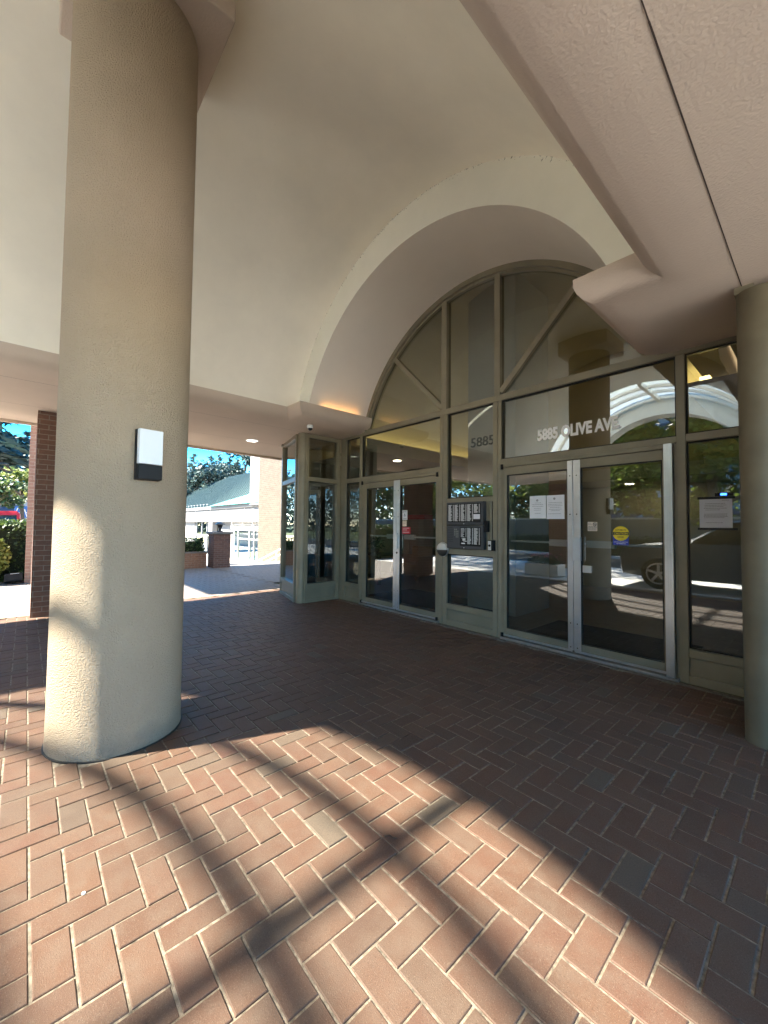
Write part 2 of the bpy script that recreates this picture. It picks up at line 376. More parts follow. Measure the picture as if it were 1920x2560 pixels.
for i in (0, m_-1):
    for k in range(n-1): Fs.append((i*n+k, (m_+i)*n+k, (m_+i)*n+k+1, i*n+k+1))
part(MB().add(P, Fs), 'barrel_vault', m_vault, B, smooth=True)
# dirt and cobweb flecks along the vault's end seam
d = MB()
for k in range(330):
    t = random.uniform(.42, 2.75); 
    if random.random() < .4: t = random.choice((1.25, 1.5, 1.62, 1.75, 1.98, 2.1, 2.4))+random.gauss(0, .05)
    r = VR-random.uniform(.001, .05)*random.random(); sz = random.uniform(.002, .013)
    c = Vector((CX+r*cos(t), YE-.004-random.random()*.002, VC+r*sin(t))); u = Vector((cos(t+random.uniform(-1, 1)), 0, sin(t+random.uniform(-1, 1))))
    w = Vector((-u.z, 0, u.x)); d.add([c-u*sz, c+w*sz*.25, c+u*sz, c-w*sz*.2], [(0,1,2,3)])
tag(part(d, 'cobweb_dirt', M_plain('cobweb_dirt', (.10, .085, .065), .95), B, fix=False), kind='stuff')
# end wall with inner arch, and recess running back to the glazing
RI, RZ = 2.37, 2.475
e = MB(); P = []; ai = math.asin((ZB-RZ)/RI)
for k in range(NA+1):
    t = ai+(pi-2*ai)*k/NA; P.append((CX+RI*cos(t), YE, RZ+RI*sin(t)))
for k in range(NA+1):
    t0 = math.asin((ZB-VC)/(VR+.1)); t = t0+(pi-2*t0)*k/NA; P.append((CX+(VR+.1)*cos(t), YE, VC+(VR+.1)*sin(t)))
e.add(P, [(k, k+1, NA+2+k, NA+1+k) for k in range(NA)])
part(e, 'arch_wall', m_endwall, B, fix=False)
e = MB(); P = []
for y in (YE, GY+.1):
    for k in range(NA+1):
        t = ai+(pi-2*ai)*k/NA; P.append((CX+RI*cos(t), y, RZ+RI*sin(t)))
e.add(P, [(k, k+1, NA+2+k, NA+1+k) for k in range(NA)])
part(e, 'arch_recess', m_recess, B, smooth=True, fix=False)
# beams with rounded lower edge, turning the corner into the imposts under the arch
prof = [(0, ZB), (0, 3.25), (.018, 3.20), (.055, 3.152), (.115, 3.115), (.20, 3.088), (.30, 3.074), (.36, ZS)]
IMP = 2.10
def mirror(poly, s): return [(CX+s*(x), y) for x, y in poly]
YF = -5.45
for s in (-1, 1):
    mb = MB(); im = 2.10 if s < 0 else 2.0; hb = HX if s < 0 else 2.45
    def pathpts(o):      # offset path for inset o (towards the mass)
        return [(hb+o, YF), (hb+o, YC+o), (im+o, YC+o), (im+o, GY+.02)]
    sub = []
    for o, z in prof:
        sub.append([(CX+s*x, y, z) for x, y in pathpts(o)])
    n4 = 4; P = [p for row in sub for p in row]
    Fs = [(r*n4+k, r*n4+k+1, (r+1)*n4+k+1, (r+1)*n4+k) for r in range(len(prof)-1) for k in range(3)]
    mb.add(P, Fs)
    mb.add([(CX+s*hb, YF, ZB), (CX+s*(HX+.6), YF, ZB), (CX+s*(HX+.6), GY+.02, ZB), (CX+s*im, GY+.02, ZB), (CX+s*im, YC, ZB), (CX+s*hb, YC, ZB)], [(0,1,2,3,4,5)])
    part(mb, 'porch_beam', m_beam, B, smooth=True)
    o = prof[-1][0]; xo = 5.72 if s < 0 else 6.1
    sf = MB(); q = pathpts(o)
    pts = [(CX+s*x, y) for x, y in q]+[(CX+s*(HX+.4), GY+.02), (CX+s*(HX+.4), 5.6), (CX+s*(xo+(.18 if s < 0 else 0)), 5.6), (CX+s*(xo-.35 if s < 0 else xo), YF)]
    # split into quads: strip along the beam, impost underside, outer soffit
    A, B_, C_, D_ = q
    def pl(*pp): sf.add([(CX+s*x, y, ZS) for x, y in pp], [tuple(range(len(pp)))])
    pl(A, B_, (3.0, B_[1]), (3.0, YF)); pl(C_, D_, (3.0, D_[1]), (3.0, C_[1]))
    if s < 0: pl((3.0, YF), (3.0, 5.6), (5.90, 5.6), (5.30, YF))
    else: pl((3.0, YF), (3.0, 5.6), (6.1, 5.6), (6.1, YF))
    part(sf, 'soffit', m_beam, B, fix=False)
    cj = MB(); jx = CX-s*0+s*2.915 if s > 0 else CX-2.99
    y = YF
    while y < (3.7 if s > 0 else 4.4):
        y2 = y+random.uniform(.5, 1.4); w0 = random.uniform(.0016, .0030)
        cj.add([(jx-w0, y, ZS-.0025), (jx+w0, y, ZS-.0025), (jx+w0, y2, ZS-.0025), (jx-w0, y2, ZS-.0025)], [(0,1,2,3)]); y = y2+random.choice((0, 0, .006))
    if s < 0: cj.add([(CX-4.26, YF, ZS-.0025), (CX-4.256, YF, ZS-.0025), (CX-4.40, 5, ZS-.0025), (CX-4.404, 5, ZS-.0025)], [(0,1,2,3)])
    part(cj, 'soffit_joint', M_plain('dark_joint', (.05, .032, .025), .9), B, fix=False)
    rf = MB()
    if s < 0:
        rf.prism([(CX-5.30, YF), (CX-5.90, 5.6), (CX-5.90, 10.6), (CX-2.74, 10.6), (CX-2.74, YF)], 'z', ZS+.06, 3.75)
        rf.prism([(CX-5.30, YF), (CX-5.90, 5.6), (CX-5.96, 5.6), (CX-5.36, YF)], 'z', ZS-.045, 3.80)
    else: rf.box(CX+2.74, CX+6.1, YF, 10.6, ZS+.06, 3.75)
    part(rf, 'roof_slab', m_beam, B)
    part(MB().box(CX+s*HX if s < 0 else CX+HX, CX+s*(HX+.22), YF, YV0, ZB+.002, ZB+.4) if False else MB().box(min(CX+s*(HX+.02), CX+s*(HX+.3)), max(CX+s*(HX+.02), CX+s*(HX+.3)), YF, YV0-.002, ZB+.003, 3.55), 'roof_kerb', m_vault, B)

# pergola ribs, ridge beam and the free-standing end arch towards the street
rib0 = None
for k, y in enumerate((-3.40, -3.98, -4.70)):
    part(MB().ring(CX, VC, VR-.04, VR+.035, y-.038, y+.038, .33, pi-.33, 56), 'porch_rib', m_vault, B, smooth=True)
gl = MB(); P = []
for y in (-4.86, YV0):
    for k in range(65):
        t = .33+(pi-.66)*k/64; P.append((CX+(VR+.06)*cos(t), y, VC+(VR+.06)*sin(t)))
part(gl.add(P, [(k, k+1, 66+k, 65+k) for k in range(64)]), 'roof_glass', m_frost, B, fix=False)
part(MB().box(CX-.042, CX+.042, -4.86, YV0-.01, VC+VR-.06, VC+VR+.05), 'ridge_beam', m_vault, B)
e = MB(); e.ring(CX, VC, 2.22, VR+.30, -5.40, -4.85, .28, pi-.28, 64)
part(e, 'street_arch', m_endwall, B, smooth=True)
for s in (-1, 1):
    part(MB().box(CX+s*(HX+.55)-.3, CX+s*(HX+.55)+.3, -5.42, -4.83, 0, ZS-.003), 'street_pier', m_pier, B)

# ------------------------------------------------------------------ building: lobby behind the glazing
lb = MB()
YB = 10.2
lb.add([(-8.2,YB,0),(1.6,YB,0),(1.6,YB,5.9),(-8.2,YB,5.9)], [(0,1,2,3)])
lb.add([(-8.9,5.6,0),(-8.9,YB,0),(-8.9,YB,3.9),(-8.9,5.6,3.9)], [(0,1,2,3)])
lb.add([(-8.9,YB-.001,0),(-8.2,YB-.001,0),(-8.2,YB-.001,3.9),(-8.9,YB-.001,3.9)], [(0,1,2,3)])
lb.add([(1.6,4.6,0),(1.6,YB,0),(1.6,YB,3.9),(1.6,4.6,3.9)], [(0,1,2,3)])
part(lb, 'lobby_wall', m_inwall, B, fix=False)
part(MB().add([(-9,3.4,.002),(2,3.4,.002),(2,YB,.002),(-9,YB,.002)], [(0,1,2,3)]) if False else MB().add([(-8.9,4.62,.002),(1.6,4.62,.002),(1.6,YB,.002),(-8.9,YB,.002)], [(0,1,2,3)]), 'lobby_floor', m_infloor, B, fix=False)
lc = MB(); P = []
for y in (GY+.11, YB):
    for k in range(41):
        t = .05+(pi-.1)*k/40; P.append((CX+2.66*cos(t), y, 2.80+2.72*sin(t)))
lc.add(P, [(k, k+1, 42+k, 41+k) for k in range(40)])
lc.add([(-9,4.62,2.78),(CX-2.36,4.62,2.78),(CX-2.36,YB,2.78),(-9,YB,2.78)], [(0,1,2,3)])
lc.add([(CX+2.36,4.62,2.78),(1.7,4.62,2.78),(1.7,YB,2.78),(CX+2.36,YB,2.78)], [(0,1,2,3)])
for s in (-1, 1):
    lc.add([(CX+s*2.36,4.62,2.78),(CX+s*2.36,YB,2.78),(CX+s*2.36,YB,3.02),(CX+s*2.36,4.62,3.02)], [(0,1,2,3)])
    lc.add([(CX+s*2.36,4.62,3.02),(CX+s*2.36,YB,3.02),(CX+s*2.42,YB,3.02),(CX+s*2.42,4.62,3.02)], [(0,1,2,3)])
lc.box(-6.5, 1.58, 8.7, YB-.01, 2.36, 2.60)
part(lc, 'lobby_ceiling', m_inceil, B, fix=False)
for s in (-1, 1): part(MB().box(min(CX+s*2.46, CX+s*2.54), max(CX+s*2.46, CX+s*2.54), 4.9, YB-.1, 2.86, 2.90), 'cove_lamp', m_cove, B)
part(MB().box(-4.18, -3.265, 5.714, 6.84, 0, 5.6), 'lobby_pillar', m_inpill, B, bevel=.012)
# closed shell over and beside the lobby so daylight only enters through the glass
sh = MB()
sh.box(-9.1, 1.8, YB+.02, YB+.3, -.02, 6.3); sh.box(-9.12, -8.92, 5.1, YB+.02, -.02, 3.1)
sh.box(1.62, 1.8, 3.9, YB+.02, -.02, 3.1)
sh.box(CX-2.95, CX+2.95, GY+.11, YB+.02, 5.75, 6.0); sh.box(CX-2.95, CX-2.76, GY+.11, YB+.02, 3.4, 5.75); sh.box(CX+2.76, CX+2.95, GY+.11, YB+.02, 3.4, 5.75)
e_ = []
for k in range(NA+1):
    t = ai+(pi-2*ai)*k/NA; e_.append((CX+(RI+.02)*cos(t), RZ+(RI+.02)*sin(t)))
P = [(x, GY+.105, z) for x, z in e_]+[(x*1.0+(x-CX)*.35, GY+.105, z+(.95 if True else 0)*max(0, (z-ZB)/(RZ+RI-ZB))+.0) for x, z in e_]
sh.add(P, [(k, k+1, NA+2+k, NA+1+k) for k in range(NA)])
part(sh, 'upper_wall', m_beam, B, fix=False)

# ------------------------------------------------------------------ entrance glazing
S = thing('glazed_entrance', 'olive framed glass entrance wall with two double doors and arched fanlight', 'entrance', (CX, GY, 0))
F0, F1 = GY, GY+.10                    # frame front and back
GP = GY+.055                           # glass plane
def fbox(mb, x0, x1, z0, z1, y0=F0, y1=F1): return mb.box(x0, x1, y0, y1, z0, z1)
fr = MB()
# posts (full height up to the spring bar)
for x0, x1 in ((-6.270, -6.100), (-5.690, -5.634), (-3.790, -3.735), (-3.729, -3.655), (-2.895, -2.833), (-2.827, -2.775), (-.927, -.856)):
    fbox(fr, x0, x1, 0, 3.03)
fbox(fr, -.40, -.28, 0, 3.03)
fbox(fr, -6.27, -.28, 3.03, 3.112)     # spring bar
# transoms and sills between posts
for x0, x1, z0, z1 in ((-6.100, -5.690, 2.200, 2.278), (-6.100, -5.690, .262, .338), (-6.100, -5.690, 0, .075), (-5.634, -3.790, 2.205, 2.276),
    (-3.655, -2.895, 1.735, 1.800), (-3.655, -2.895, 1.010, 1.100), (-3.655, -2.895, .225, .305), (-3.655, -2.895, 0, .078),
    (-2.775, -.927, 2.205, 2.268), (-.856, -.40, 2.204, 2.276), (-.856, -.40, .236, .315), (-.856, -.40, 0, .072)):
    fbox(fr, x0, x1, z0, z1, F0+.002, F1-.002)
# recessed spandrel panels
for x0, x1, z0, z1 in ((-6.1, -5.69, .075, .262), (-3.655, -2.895, .078, .225), (-.856, -.40, .072, .236)):
    fbox(fr, x0, x1, z0, z1, F0+.022, F0+.04)
fbox(fr, -3.612, -2.955, 1.100, 1.735, F0+.016, F0+.05)
fbox(fr, -3.640, -3.618, 1.100, 1.735, F0+.004, F0+.05); fbox(fr, -2.945, -2.915, 1.100, 1.735, F0+.004, F0+.05)
part(fr, 'frame', m_frame, S, bevel=.003, seg=1)
gk = MB()
for x0, x1, z0, z1 in ((-3.735, -3.729, 0, 3.03), (-2.833, -2.827, 0, 3.03), (-3.655, -3.640, 1.1, 1.735), (-2.915, -2.895, 1.1, 1.735)):
    fbox(gk, x0, x1, z0, z1, F0+.03, F0+.06)
def lining(x0, x1, z0, z1, w=.012):    # dark glazing gasket round an opening
    fbox(gk, x0, x0+w, z0, z1, GP-.028, GP-.004); fbox(gk, x1-w, x1, z0, z1, GP-.028, GP-.004)
    fbox(gk, x0+w, x1-w, z0, z0+w, GP-.027, GP-.005); fbox(gk, x0+w, x1-w, z1-w, z1, GP-.027, GP-.005)
panes = [(-6.100, -5.690, .338, 2.200), (-6.100, -5.690, 2.278, 3.03), (-5.634, -3.790, 2.276, 3.03), (-3.655, -2.895, 1.800, 3.03), (-3.655, -2.895, .305, 1.010),
         (-2.775, -.927, 2.268, 3.03), (-.856, -.40, .315, 2.204), (-.856, -.40, 2.276, 3.03)]
for p in panes:
    lining(*p)
part(gk, 'gasket', m_gap, S)
for x0, x1, z0, z1 in panes:
    part(MB().add([(x0,GP,z0),(x1,GP,z0),(x1,GP,z1),(x0,GP,z1)], [(0,1,2,3)]), 'window_pane', m_glass, S, fix=False)
# arched fanlight
fl = MB(); WR = 2.385; wz = 2.465; aw = math.asin((3.112-wz)/WR)
fl.ring(CX, wz, WR-.075, WR+.012, F0-.03, F1, aw, pi-aw, 64); fl.ring(CX, wz, WR-.105, WR-.075, F0+.012, F1-.02, aw, pi-aw, 64)
for x0, x1 in ((-3.782, -3.665), (-2.888, -2.782)):
    zt = wz+sqrt((WR-.07)**2-((x0+x1)/2-CX)**2); fbox(fl, x0+.012, x1-.012, 3.112, zt, F0+.001, F1-.001)
for s, xh in ((-1, -3.775), (1, -2.79)):
    p = Vector((xh, (F0+F1)/2-.012, 3.15)); dx = s*.70; q = p.copy(); 
    while (q.x-CX)**2+(q.z-wz)**2 < (WR-.06)**2: q += Vector((dx, 0, .715))*.02
    fl.bar(p, q, .07, .062, up=(0,1,0))
fo = part(fl, 'fanlight_frame', m_frame, S, smooth=True)
P = [(CX+(WR-.08)*cos(aw+(pi-2*aw)*k/64), GP, wz+(WR-.08)*sin(aw+(pi-2*aw)*k/64)) for k in range(65)]
part(MB().add(P, [tuple(range(65))]), 'fanlight_pane', m_glass, S, fix=False)
# doors
def door(x0, x1, gx0, gx1, hinge_left, alu):
    D = bpy.data.objects.new('door', None)
    d = MB(); y0, y1 = F0+.012, F0+.062; zb, zt = .045, 2.158
    d.box(x0, gx0, y0, y1, zb, zt) if not (alu and not hinge_left) else None
    if not (alu and hinge_left): d.box(gx1, x1, y0, y1, zb, zt)
    xa, xb = gx0, gx1
    d.box(xa, xb, y0+.001, y1-.001, 2.06, zt-.001); d.box(xa, xb, y0+.001, y1-.001, zb+.001, .135)
    o = part(d, 'door', m_frame, S, bevel=.003, seg=1)
    def sub(mb, nme, m, **kw): return part(mb, nme, m, o, **kw)
    sub(MB().add([(gx0,y0+.03,.135),(gx1,y0+.03,.135),(gx1,y0+.03,2.06),(gx0,y0+.03,2.06)], [(0,1,2,3)]), 'door_glass', m_glass, fix=False)
    gs = MB(); w = .010
    gs.box(gx0, gx0+w, y0+.006, y0+.028, .135, 2.06); gs.box(gx1-w, gx1, y0+.006, y0+.028, .135, 2.06); gs.box(gx0+w, gx1-w, y0+.006, y0+.028, 2.05, 2.06); gs.box(gx0+w, gx1-w, y0+.006, y0+.028, .135, .145)
    sub(gs, 'door_gasket', m_gap)
    # push bar inside the glass with its wider latch head
    pb = MB(); pb.box(gx0+.01, gx1-.01, y1+.03, y1+.06, 1.212, 1.238)
    hx0, hx1 = (gx1-.25, gx1-.005) if hinge_left else (gx0+.03, gx0+.25 if not alu else gx0+.32)
    pb.box(hx0, hx1, y1+.02, y1+.075, 1.184, 1.262)
    sub(pb, 'push_bar', m_white, bevel=.006)
    sw = MB(); sw.box(x0+.01, x1-.01, y0-.012, y0, .040, .062)
    sub(sw, 'door_sweep', m_alu)
    if alu or True:
        st = MB()
        if hinge_left: st.box(gx1, x1, y0-.006, y1-.005, zb+.01, zt-.005)
        else: st.box(x0, gx0, y0-.006, y1-.005, zb+.01, zt-.005)
        sub(st, 'meeting_stile', m_alu, bevel=.004)
    return o
dl = MB()
dL = door(-5.600, -4.712, -5.490, -4.782, True, False)
dR = door(-4.706, -3.822, -4.636, -3.872, False, False)
part(MB().box(-4.715, -4.655, F0-.028, F0+.004, 1.033, 1.282), 'handle_plate', m_alu, dR, bevel=.006)
part(MB().lathe((-4.69, F0+.01, .965), [(.016, 0), (.016, -.012), (.010, -.016)], 16, 'y'), 'lock', m_black, dR)
e1 = door(-2.752, -1.884, -2.703, -1.942, True, True)
e2 = door(-1.878, -.955, -1.803, -1.045, False, True)
hp = MB().box(-1.872, -1.790, F0-.035, F0+.004, 1.040, 1.299)
for k in range(6): hp.box(-1.868+k*.0135, -1.861+k*.0135, F0-.039, F0-.035, 1.045, 1.294)
part(hp, 'handle_plate', m_alu, e2, bevel=.002, seg=1)
gd = MB().box(-1.022, -.955, F0-.04, F0+.01, .03, 2.200)
for k in range(3): gd.box(-1.018+k*.02, -1.006+k*.02, F0-.046, F0-.04, .035, 2.195)
part(gd, 'finger_guard', m_alu, e2)
part(MB().box(-1.789, -1.697, F0+.02, F0+.036, .915, .992), 'mail_slot', m_alu, e2, bevel=.003)
for (dr, xx) in ((dL, -4.748), (dR, -4.668), (e1, -1.912), (e2, -1.840)):
    for z in (.09, .35, 1.55, 1.98): part(MB().lathe((xx, F0+.005, z), [(.007, 0), (.005, -.003)], 8, 'y'), 'screw', m_black, dr)
for x in (-5.605, -3.842, -2.765):
    for z0, z1 in ((2.135, 2.20), (.02, .075)): part(MB().box(x-.012, x+.016, F0-.012, F0+.02, z0, z1), 'pivot_hinge', m_black, S, bevel=.003)
fw = MB(); fw2 = MB()
fw.box(-5.634, -5.602, F0+.008, F1, .03, 2.2); fw.box(-3.820, -3.79, F0+.008, F1, .03, 2.2); fw.box(-5.602, -3.82, F0+.008, F1, 2.164, 2.205)
fw2.box(-2.775, -2.755, F0+.008, F1, .03, 2.2); fw2.box(-.950, -.927, F0+.008, F1, .03, 2.2); fw2.box(-2.755, -.95, F0+.008, F1, 2.164, 2.205)
part(fw, 'door_frame', m_frame, S); part(fw2, 'door_frame', m_frame, S)
for x0, x1 in ((-5.634, -3.79), (-2.775, -.927)): part(MB().box(x0, x1, F0-.03, F1+.05, -.002, .026), 'threshold', M_plain('worn_threshold', (.30, .29, .27), .5, .5, .2, 12.), S, bevel=.006)
tag(MB().box(-6.05, -.40, 4.40, 4.452, -.012, .0035).build('mortar_strip', M_plain('old_mortar', (.17, .15, .125), .95, 0., .4, 14., .6, 90.)), kind='structure')

# lettering on the glass
text('address_lettering', '5885 OLIVE AVE.', m_text, None, .142, (-2.312, GP-.006, 2.434), .905, .046)
tag(bpy.data.objects['address_lettering'], 'white 5885 OLIVE AVE. lettering on glass above right double door', 'lettering')
text('number_lettering', '5885', m_dtext, None, .128, (-3.275, GP-.006, 2.492), .362, .006)
tag(bpy.data.objects['number_lettering'], 'dark grey 5885 numerals on glass above the intercom panel', 'lettering')

# intercom panel
IP = thing('intercom_panel', 'charcoal intercom panel with two boards of resident names', 'intercom', (-3.305, GY, 1.1))
part(MB().box(-3.606, -3.002, GY-.055, GY+.016, 1.097, 1.418), 'lower_board', m_dgrey, IP, bevel=.005)
part(MB().box(-3.606, -3.002, GY-.060, GY+.016, 1.424, 1.737), 'upper_board', m_dgrey, IP, bevel=.005)
part(MB().box(-3.585, -3.040, GY-.0635, GY-.060, 1.462, 1.712).box(-3.375, -3.040, GY-.0585, GY-.055, 1.140, 1.392), 'name_window', m_black, IP)
tx = MB()
def column_of(x0, x1, z0, z1, y, rows):
    for r in range(rows):
        z = z1-(r+.5)*(z1-z0)/rows; w = random.uniform(.45, .72)*(x1-x0)
        tx.box(x0, x0+w*.95, y-.0012, y, z-.0026, z+.0026); tx.box(x1-.016, x1-.002, y-.0012, y, z-.0026, z+.0026)
for k in range(5):
    x = -3.572+k*.107; column_of(x, x+.094, 1.475 if k < 4 else 1.585, 1.703, GY-.0635, 22 if k < 4 else 12)
part(tx, 'name_list', m_text, IP); tx = MB()
for k in range(3):
    x = -3.36+k*.107; column_of(x, x+.094, 1.165 if k else 1.255, 1.382, GY-.0585, 20 if k else 8)
tx.box(-3.352, -3.29, GY-.0597, GY-.0585, 1.165, 1.18)
for k in range(14): 
    a = k/14; tx.box(-3.357+.07*random.random(), -3.345+.07*random.random()+.02, GY-.0597, GY-.0585, 1.19+.055*a, 1.194+.055*a)
part(tx, 'name_list', m_text, IP)
part(MB().box(-3.15, -3.048, GY-.0655, GY-.0635, 1.503, 1.568), 'notice_label', m_paper, IP)
kp = MB()
for r in range(5):
    for c in range(3):
        if (r, c) in ((4, 0), (0, 2)): continue
        kp.box(-3.475+c*.027, -3.456+c*.027, GY-.059, GY-.055, 1.355-r*.026, 1.370-r*.026)
part(kp, 'keypad', m_cab, IP, bevel=.002, seg=1)
ls = MB()
for k in range(9): ls.box(-3.59, -3.50, GY-.0565, GY-.055, 1.385-k*.024, 1.389-k*.024)
part(ls, 'speaker_slots', m_black, IP)
kl = MB()
for z in (1.112, 1.44): kl.lathe((-3.31, GY-.055 if z < 1.2 else GY-.060, z), [(.007, 0), (.006, -.005)], 10, 'y')
part(kl, 'lock', m_alu, IP)
part(MB().box(-3.0, -2.945, GY-.045, GY+.004, 1.333, 1.480), 'card_reader', m_black, IP, bevel=.006)
DB = thing('door_button', 'small white door button plate in black housing right of intercom', 'button', (-2.89, GY, 1.1))
part(MB().box(-2.934, -2.853, GY-.052, GY-.0005, 1.093, 1.227), 'housing', m_black, DB, bevel=.004)
part(MB().box(-2.931, -2.885, GY-.056, GY-.052, 1.100, 1.220), 'plate', m_alu, DB, bevel=.002)
part(MB().lathe((-2.908, GY-.056, 1.16), [(.015, 0), (.015, -.006), (.010, -.010)], 14, 'y'), 'button', m_black, DB)
BL = thing('bulkhead_lamp', 'round bulkhead lamp, pale above and dark metal below, on frame post', 'lamp', (-3.715, GY, .97))
P = [(.100, 0), (.104, -.012), (.100, -.022)]
part(MB().lathe((-3.715, GY, 1.070), P, 32, 'y'), 'rim', m_alu, BL, smooth=True)
def halfdome(up):
    mb = MB(); nn, rr = 20, 7; P = []
    for i in range(rr+1):
        f = i/rr; r = .096*cos(f*pi/2); y = GY-.022-.055*sin(f*pi/2)
        for k in range(nn+1):
            a = pi*k/nn if up else pi+pi*k/nn; P.append((-3.715+r*cos(a), y-(0 if up else .004), 1.070+(.003 if up else -.003)+r*sin(a)))
    return mb.add(P, [(i*(nn+1)+k, i*(nn+1)+k+1, (i+1)*(nn+1)+k+1, (i+1)*(nn+1)+k) for i in range(rr) for k in range(nn)])
part(halfdome(True), 'diffuser', M_plain('frosted_diffuser', (.62, .58, .52), .4), BL, smooth=True)
part(halfdome(False), 'hood', M_plain('bronze_hood', (.11, .095, .08), .3, .6), BL, smooth=True)

# papers and stickers
def sheet(name, label, x0, x1, z0, z1, y, m, lines, curl=0., cat='notice', logo=None, wob=1, lw=.0028):
    mb = MB(); P = []; nn = 8
    for i in range(nn+1):
        for j in range(2):
            u = i/nn; P.append((x0+(x1-x0)*u, y-curl*(sin(u*pi*.9+.2)**2)*.6-.0012*random.random(), z0 if j == 0 else z1))
    mb.add(P, [(2*i, 2*i+2, 2*i+3, 2*i+1) for i in range(nn)])
    T = thing(name, label, cat, ((x0+x1)/2, y, z0), {'paper_notice': 'paper notices inside the right door', 'door_sticker': 'stickers on the left double door'}.get(name))
    part(mb, 'paper', m, T, fix=False)
    yy = y-curl*.6-.0035; tx = MB(); cxp = (x0+x1)/2
    for z, w, off in lines:
        x = cxp-w/2+off; xe = x+w
        while x < xe-.004:
            ww = random.uniform(.006, .02); tx.box(x, min(xe, x+ww), yy-.0006, yy, z-lw/2, z+lw/2); x += ww+.0035
    if lines: part(tx, 'print', m_ink, T)
    if logo:
        lg = MB().ring(logo[0], logo[1], .0085, .0125, yy-.0008, yy, 0, 2*pi, 20); lg.box(logo[0]-.0035, logo[0]+.0035, yy-.0008, yy, logo[1]-.004, logo[1]+.004)
        part(lg, 'emblem', m_ink, T)
    return T
yD = F0+.040                      # door glass front
sheet('paper_notice', 'left white notice with curled edge, of two taped inside right door', -2.405, -2.203, 1.508, 1.777, yD-.002, m_paper,
      [(1.692, .07, .01), (1.672, .145, .005), (1.650, .140, .005), (1.627, .085, .003), (1.606, .085, 0), (1.568, .075, .005)], .012, 'notice', (-2.305, 1.722))
sheet('paper_notice', 'right white notice, larger and flatter, of two taped inside right door', -2.194, -1.986, 1.500, 1.775, yD-.003, m_paper,
      [(1.690, .16, 0), (1.670, .165, 0), (1.652, .165, 0), (1.634, .12, 0), (1.612, .15, 0), (1.596, .10, 0), (1.560, .15, -.005)], .003, 'notice', (-2.10, 1.735))
sl = sheet('document_sleeve', 'typed page in clear sleeve taped with black tape on right sidelight', -.772, -.545, 1.412, 1.676, GP-.004, M_plain('sleeved_page', (.62, .62, .68), .25, 0., .04),
      [(1.655, .05, .07), (1.628, .14, 0), (1.614, .15, 0), (1.600, .13, -.01), (1.586, .16, 0), (1.572, .10, -.02), (1.535, .16, 0), (1.524, .16, 0), (1.513, .165, 0), (1.502, .14, -.01), (1.458, .12, -.01)], .002, 'notice')
part(MB().box(-.785, -.525, GP-.0075, GP-.0058, 1.668, 1.690).box(-.785, -.512, GP-.0075, GP-.0058, 1.393, 1.413), 'black_tape', m_gap, sl)
part(MB().box(-.66, -.535, GP-.010, GP-.004, 1.693, 1.722), 'device_body', m_black, sl)
part(MB().box(-.622, -.580, GP-.0115, GP-.010, 1.699, 1.716), 'device_screen', M_emit('blue_screen', (.02, .10, 1.), .8), sl)
ns = sheet('no_smoking_sticker', 'small cream no smoking sticker on right leaf of right double door', -1.738, -1.639, 1.367, 1.466, yD-.002, m_cream,
      [(1.452, .03, -.028), (1.436, .04, -.024), (1.416, .08, 0), (1.404, .085, 0), (1.392, .085, 0), (1.380, .08, 0)], 0, 'sticker', None, 1, .004)
rg = MB().ring(-1.664, 1.440, .014, .019, yD-.0062, yD-.0055, 0, 2*pi, 20); rg.obox((-1.664, yD-.0059, 1.440), (.012, 0, -.012), (0, .0003, 0), (.0018, 0, .0018)); rg.box(-1.674, -1.655, yD-.0062, yD-.0055, 1.4385, 1.4425)
part(rg, 'no_smoking_symbol', m_ink, ns)
CS = thing('caution_sticker', 'round yellow AUTOMATIC CAUTION DOOR sticker on blue label by push bar', 'sticker', (-1.414, yD, 1.23))
part(MB().box(-1.488, -1.342, yD-.003, yD-.0015, 1.228, 1.345), 'blue_label', m_blue, CS)
part(MB().lathe((-1.414, yD-.003, 1.347), [(.075, 0), (.075, -.0016)], 36, 'y'), 'yellow_disc', m_yellow, CS)
part(MB().box(-1.487, -1.341, yD-.0062, yD-.0048, 1.331, 1.362), 'black_band', m_ink, CS)
text('caution_text', 'CAUTION', m_yellow, CS, .020, (-1.414, yD-.0066, 1.3365), .125, .012, center=True, thick=.0006)
text('automatic_text', 'AUTOMATIC', m_ink, CS, .015, (-1.414, yD-.0052, 1.375), .105, .010, center=True, thick=.0006)
text('door_text', 'DOOR', m_ink, CS, .015, (-1.414, yD-.0052, 1.303), .058, .010, center=True, thick=.0006)
text('switch_text', 'ACTIVATE SWITCH', m_text, CS, .010, (-1.414, yD-.0040, 1.254), .125, .004, center=True, thick=.0006)
text('operate_text', 'TO OPERATE', m_text, CS, .010, (-1.414, yD-.0040, 1.238), .085, .004, center=True, thick=.0006)
xs = -4.622
sheet('door_sticker', 'pale printed sticker at top of the stack on left double door', xs+.02, xs+.135, 1.50, 1.655, yD-.002, m_paper, [(1.64, .08, 0), (1.625, .09, 0), (1.57, .05, 0), (1.56, .04, 0), (1.52, .08, 0)], 0, 'sticker', (xs+.075, 1.59), 1, .005)
sheet('door_sticker', 'small cream shield sticker below the pale printed one on left double door', xs+.025, xs+.118, 1.395, 1.49, yD-.002, m_cream, [(1.47, .06, 0), (1.44, .05, 0)], 0, 'sticker', None, 1, .003)
rs = sheet('red_sign', 'small red sign with white print above push bar of left door', xs+.015, xs+.205, 1.275, 1.385, yD-.0025, m_red, [], 0, 'sign')
tx = MB()
for z, w in ((1.366, .15), (1.338, .09), (1.302, .14)):
    x = xs+.035
    while x < xs+.03+w: tx.box(x, x+.012, yD-.0062, yD-.0056, z-.004, z+.004); x += .0165
part(tx, 'white_print', m_text, rs)

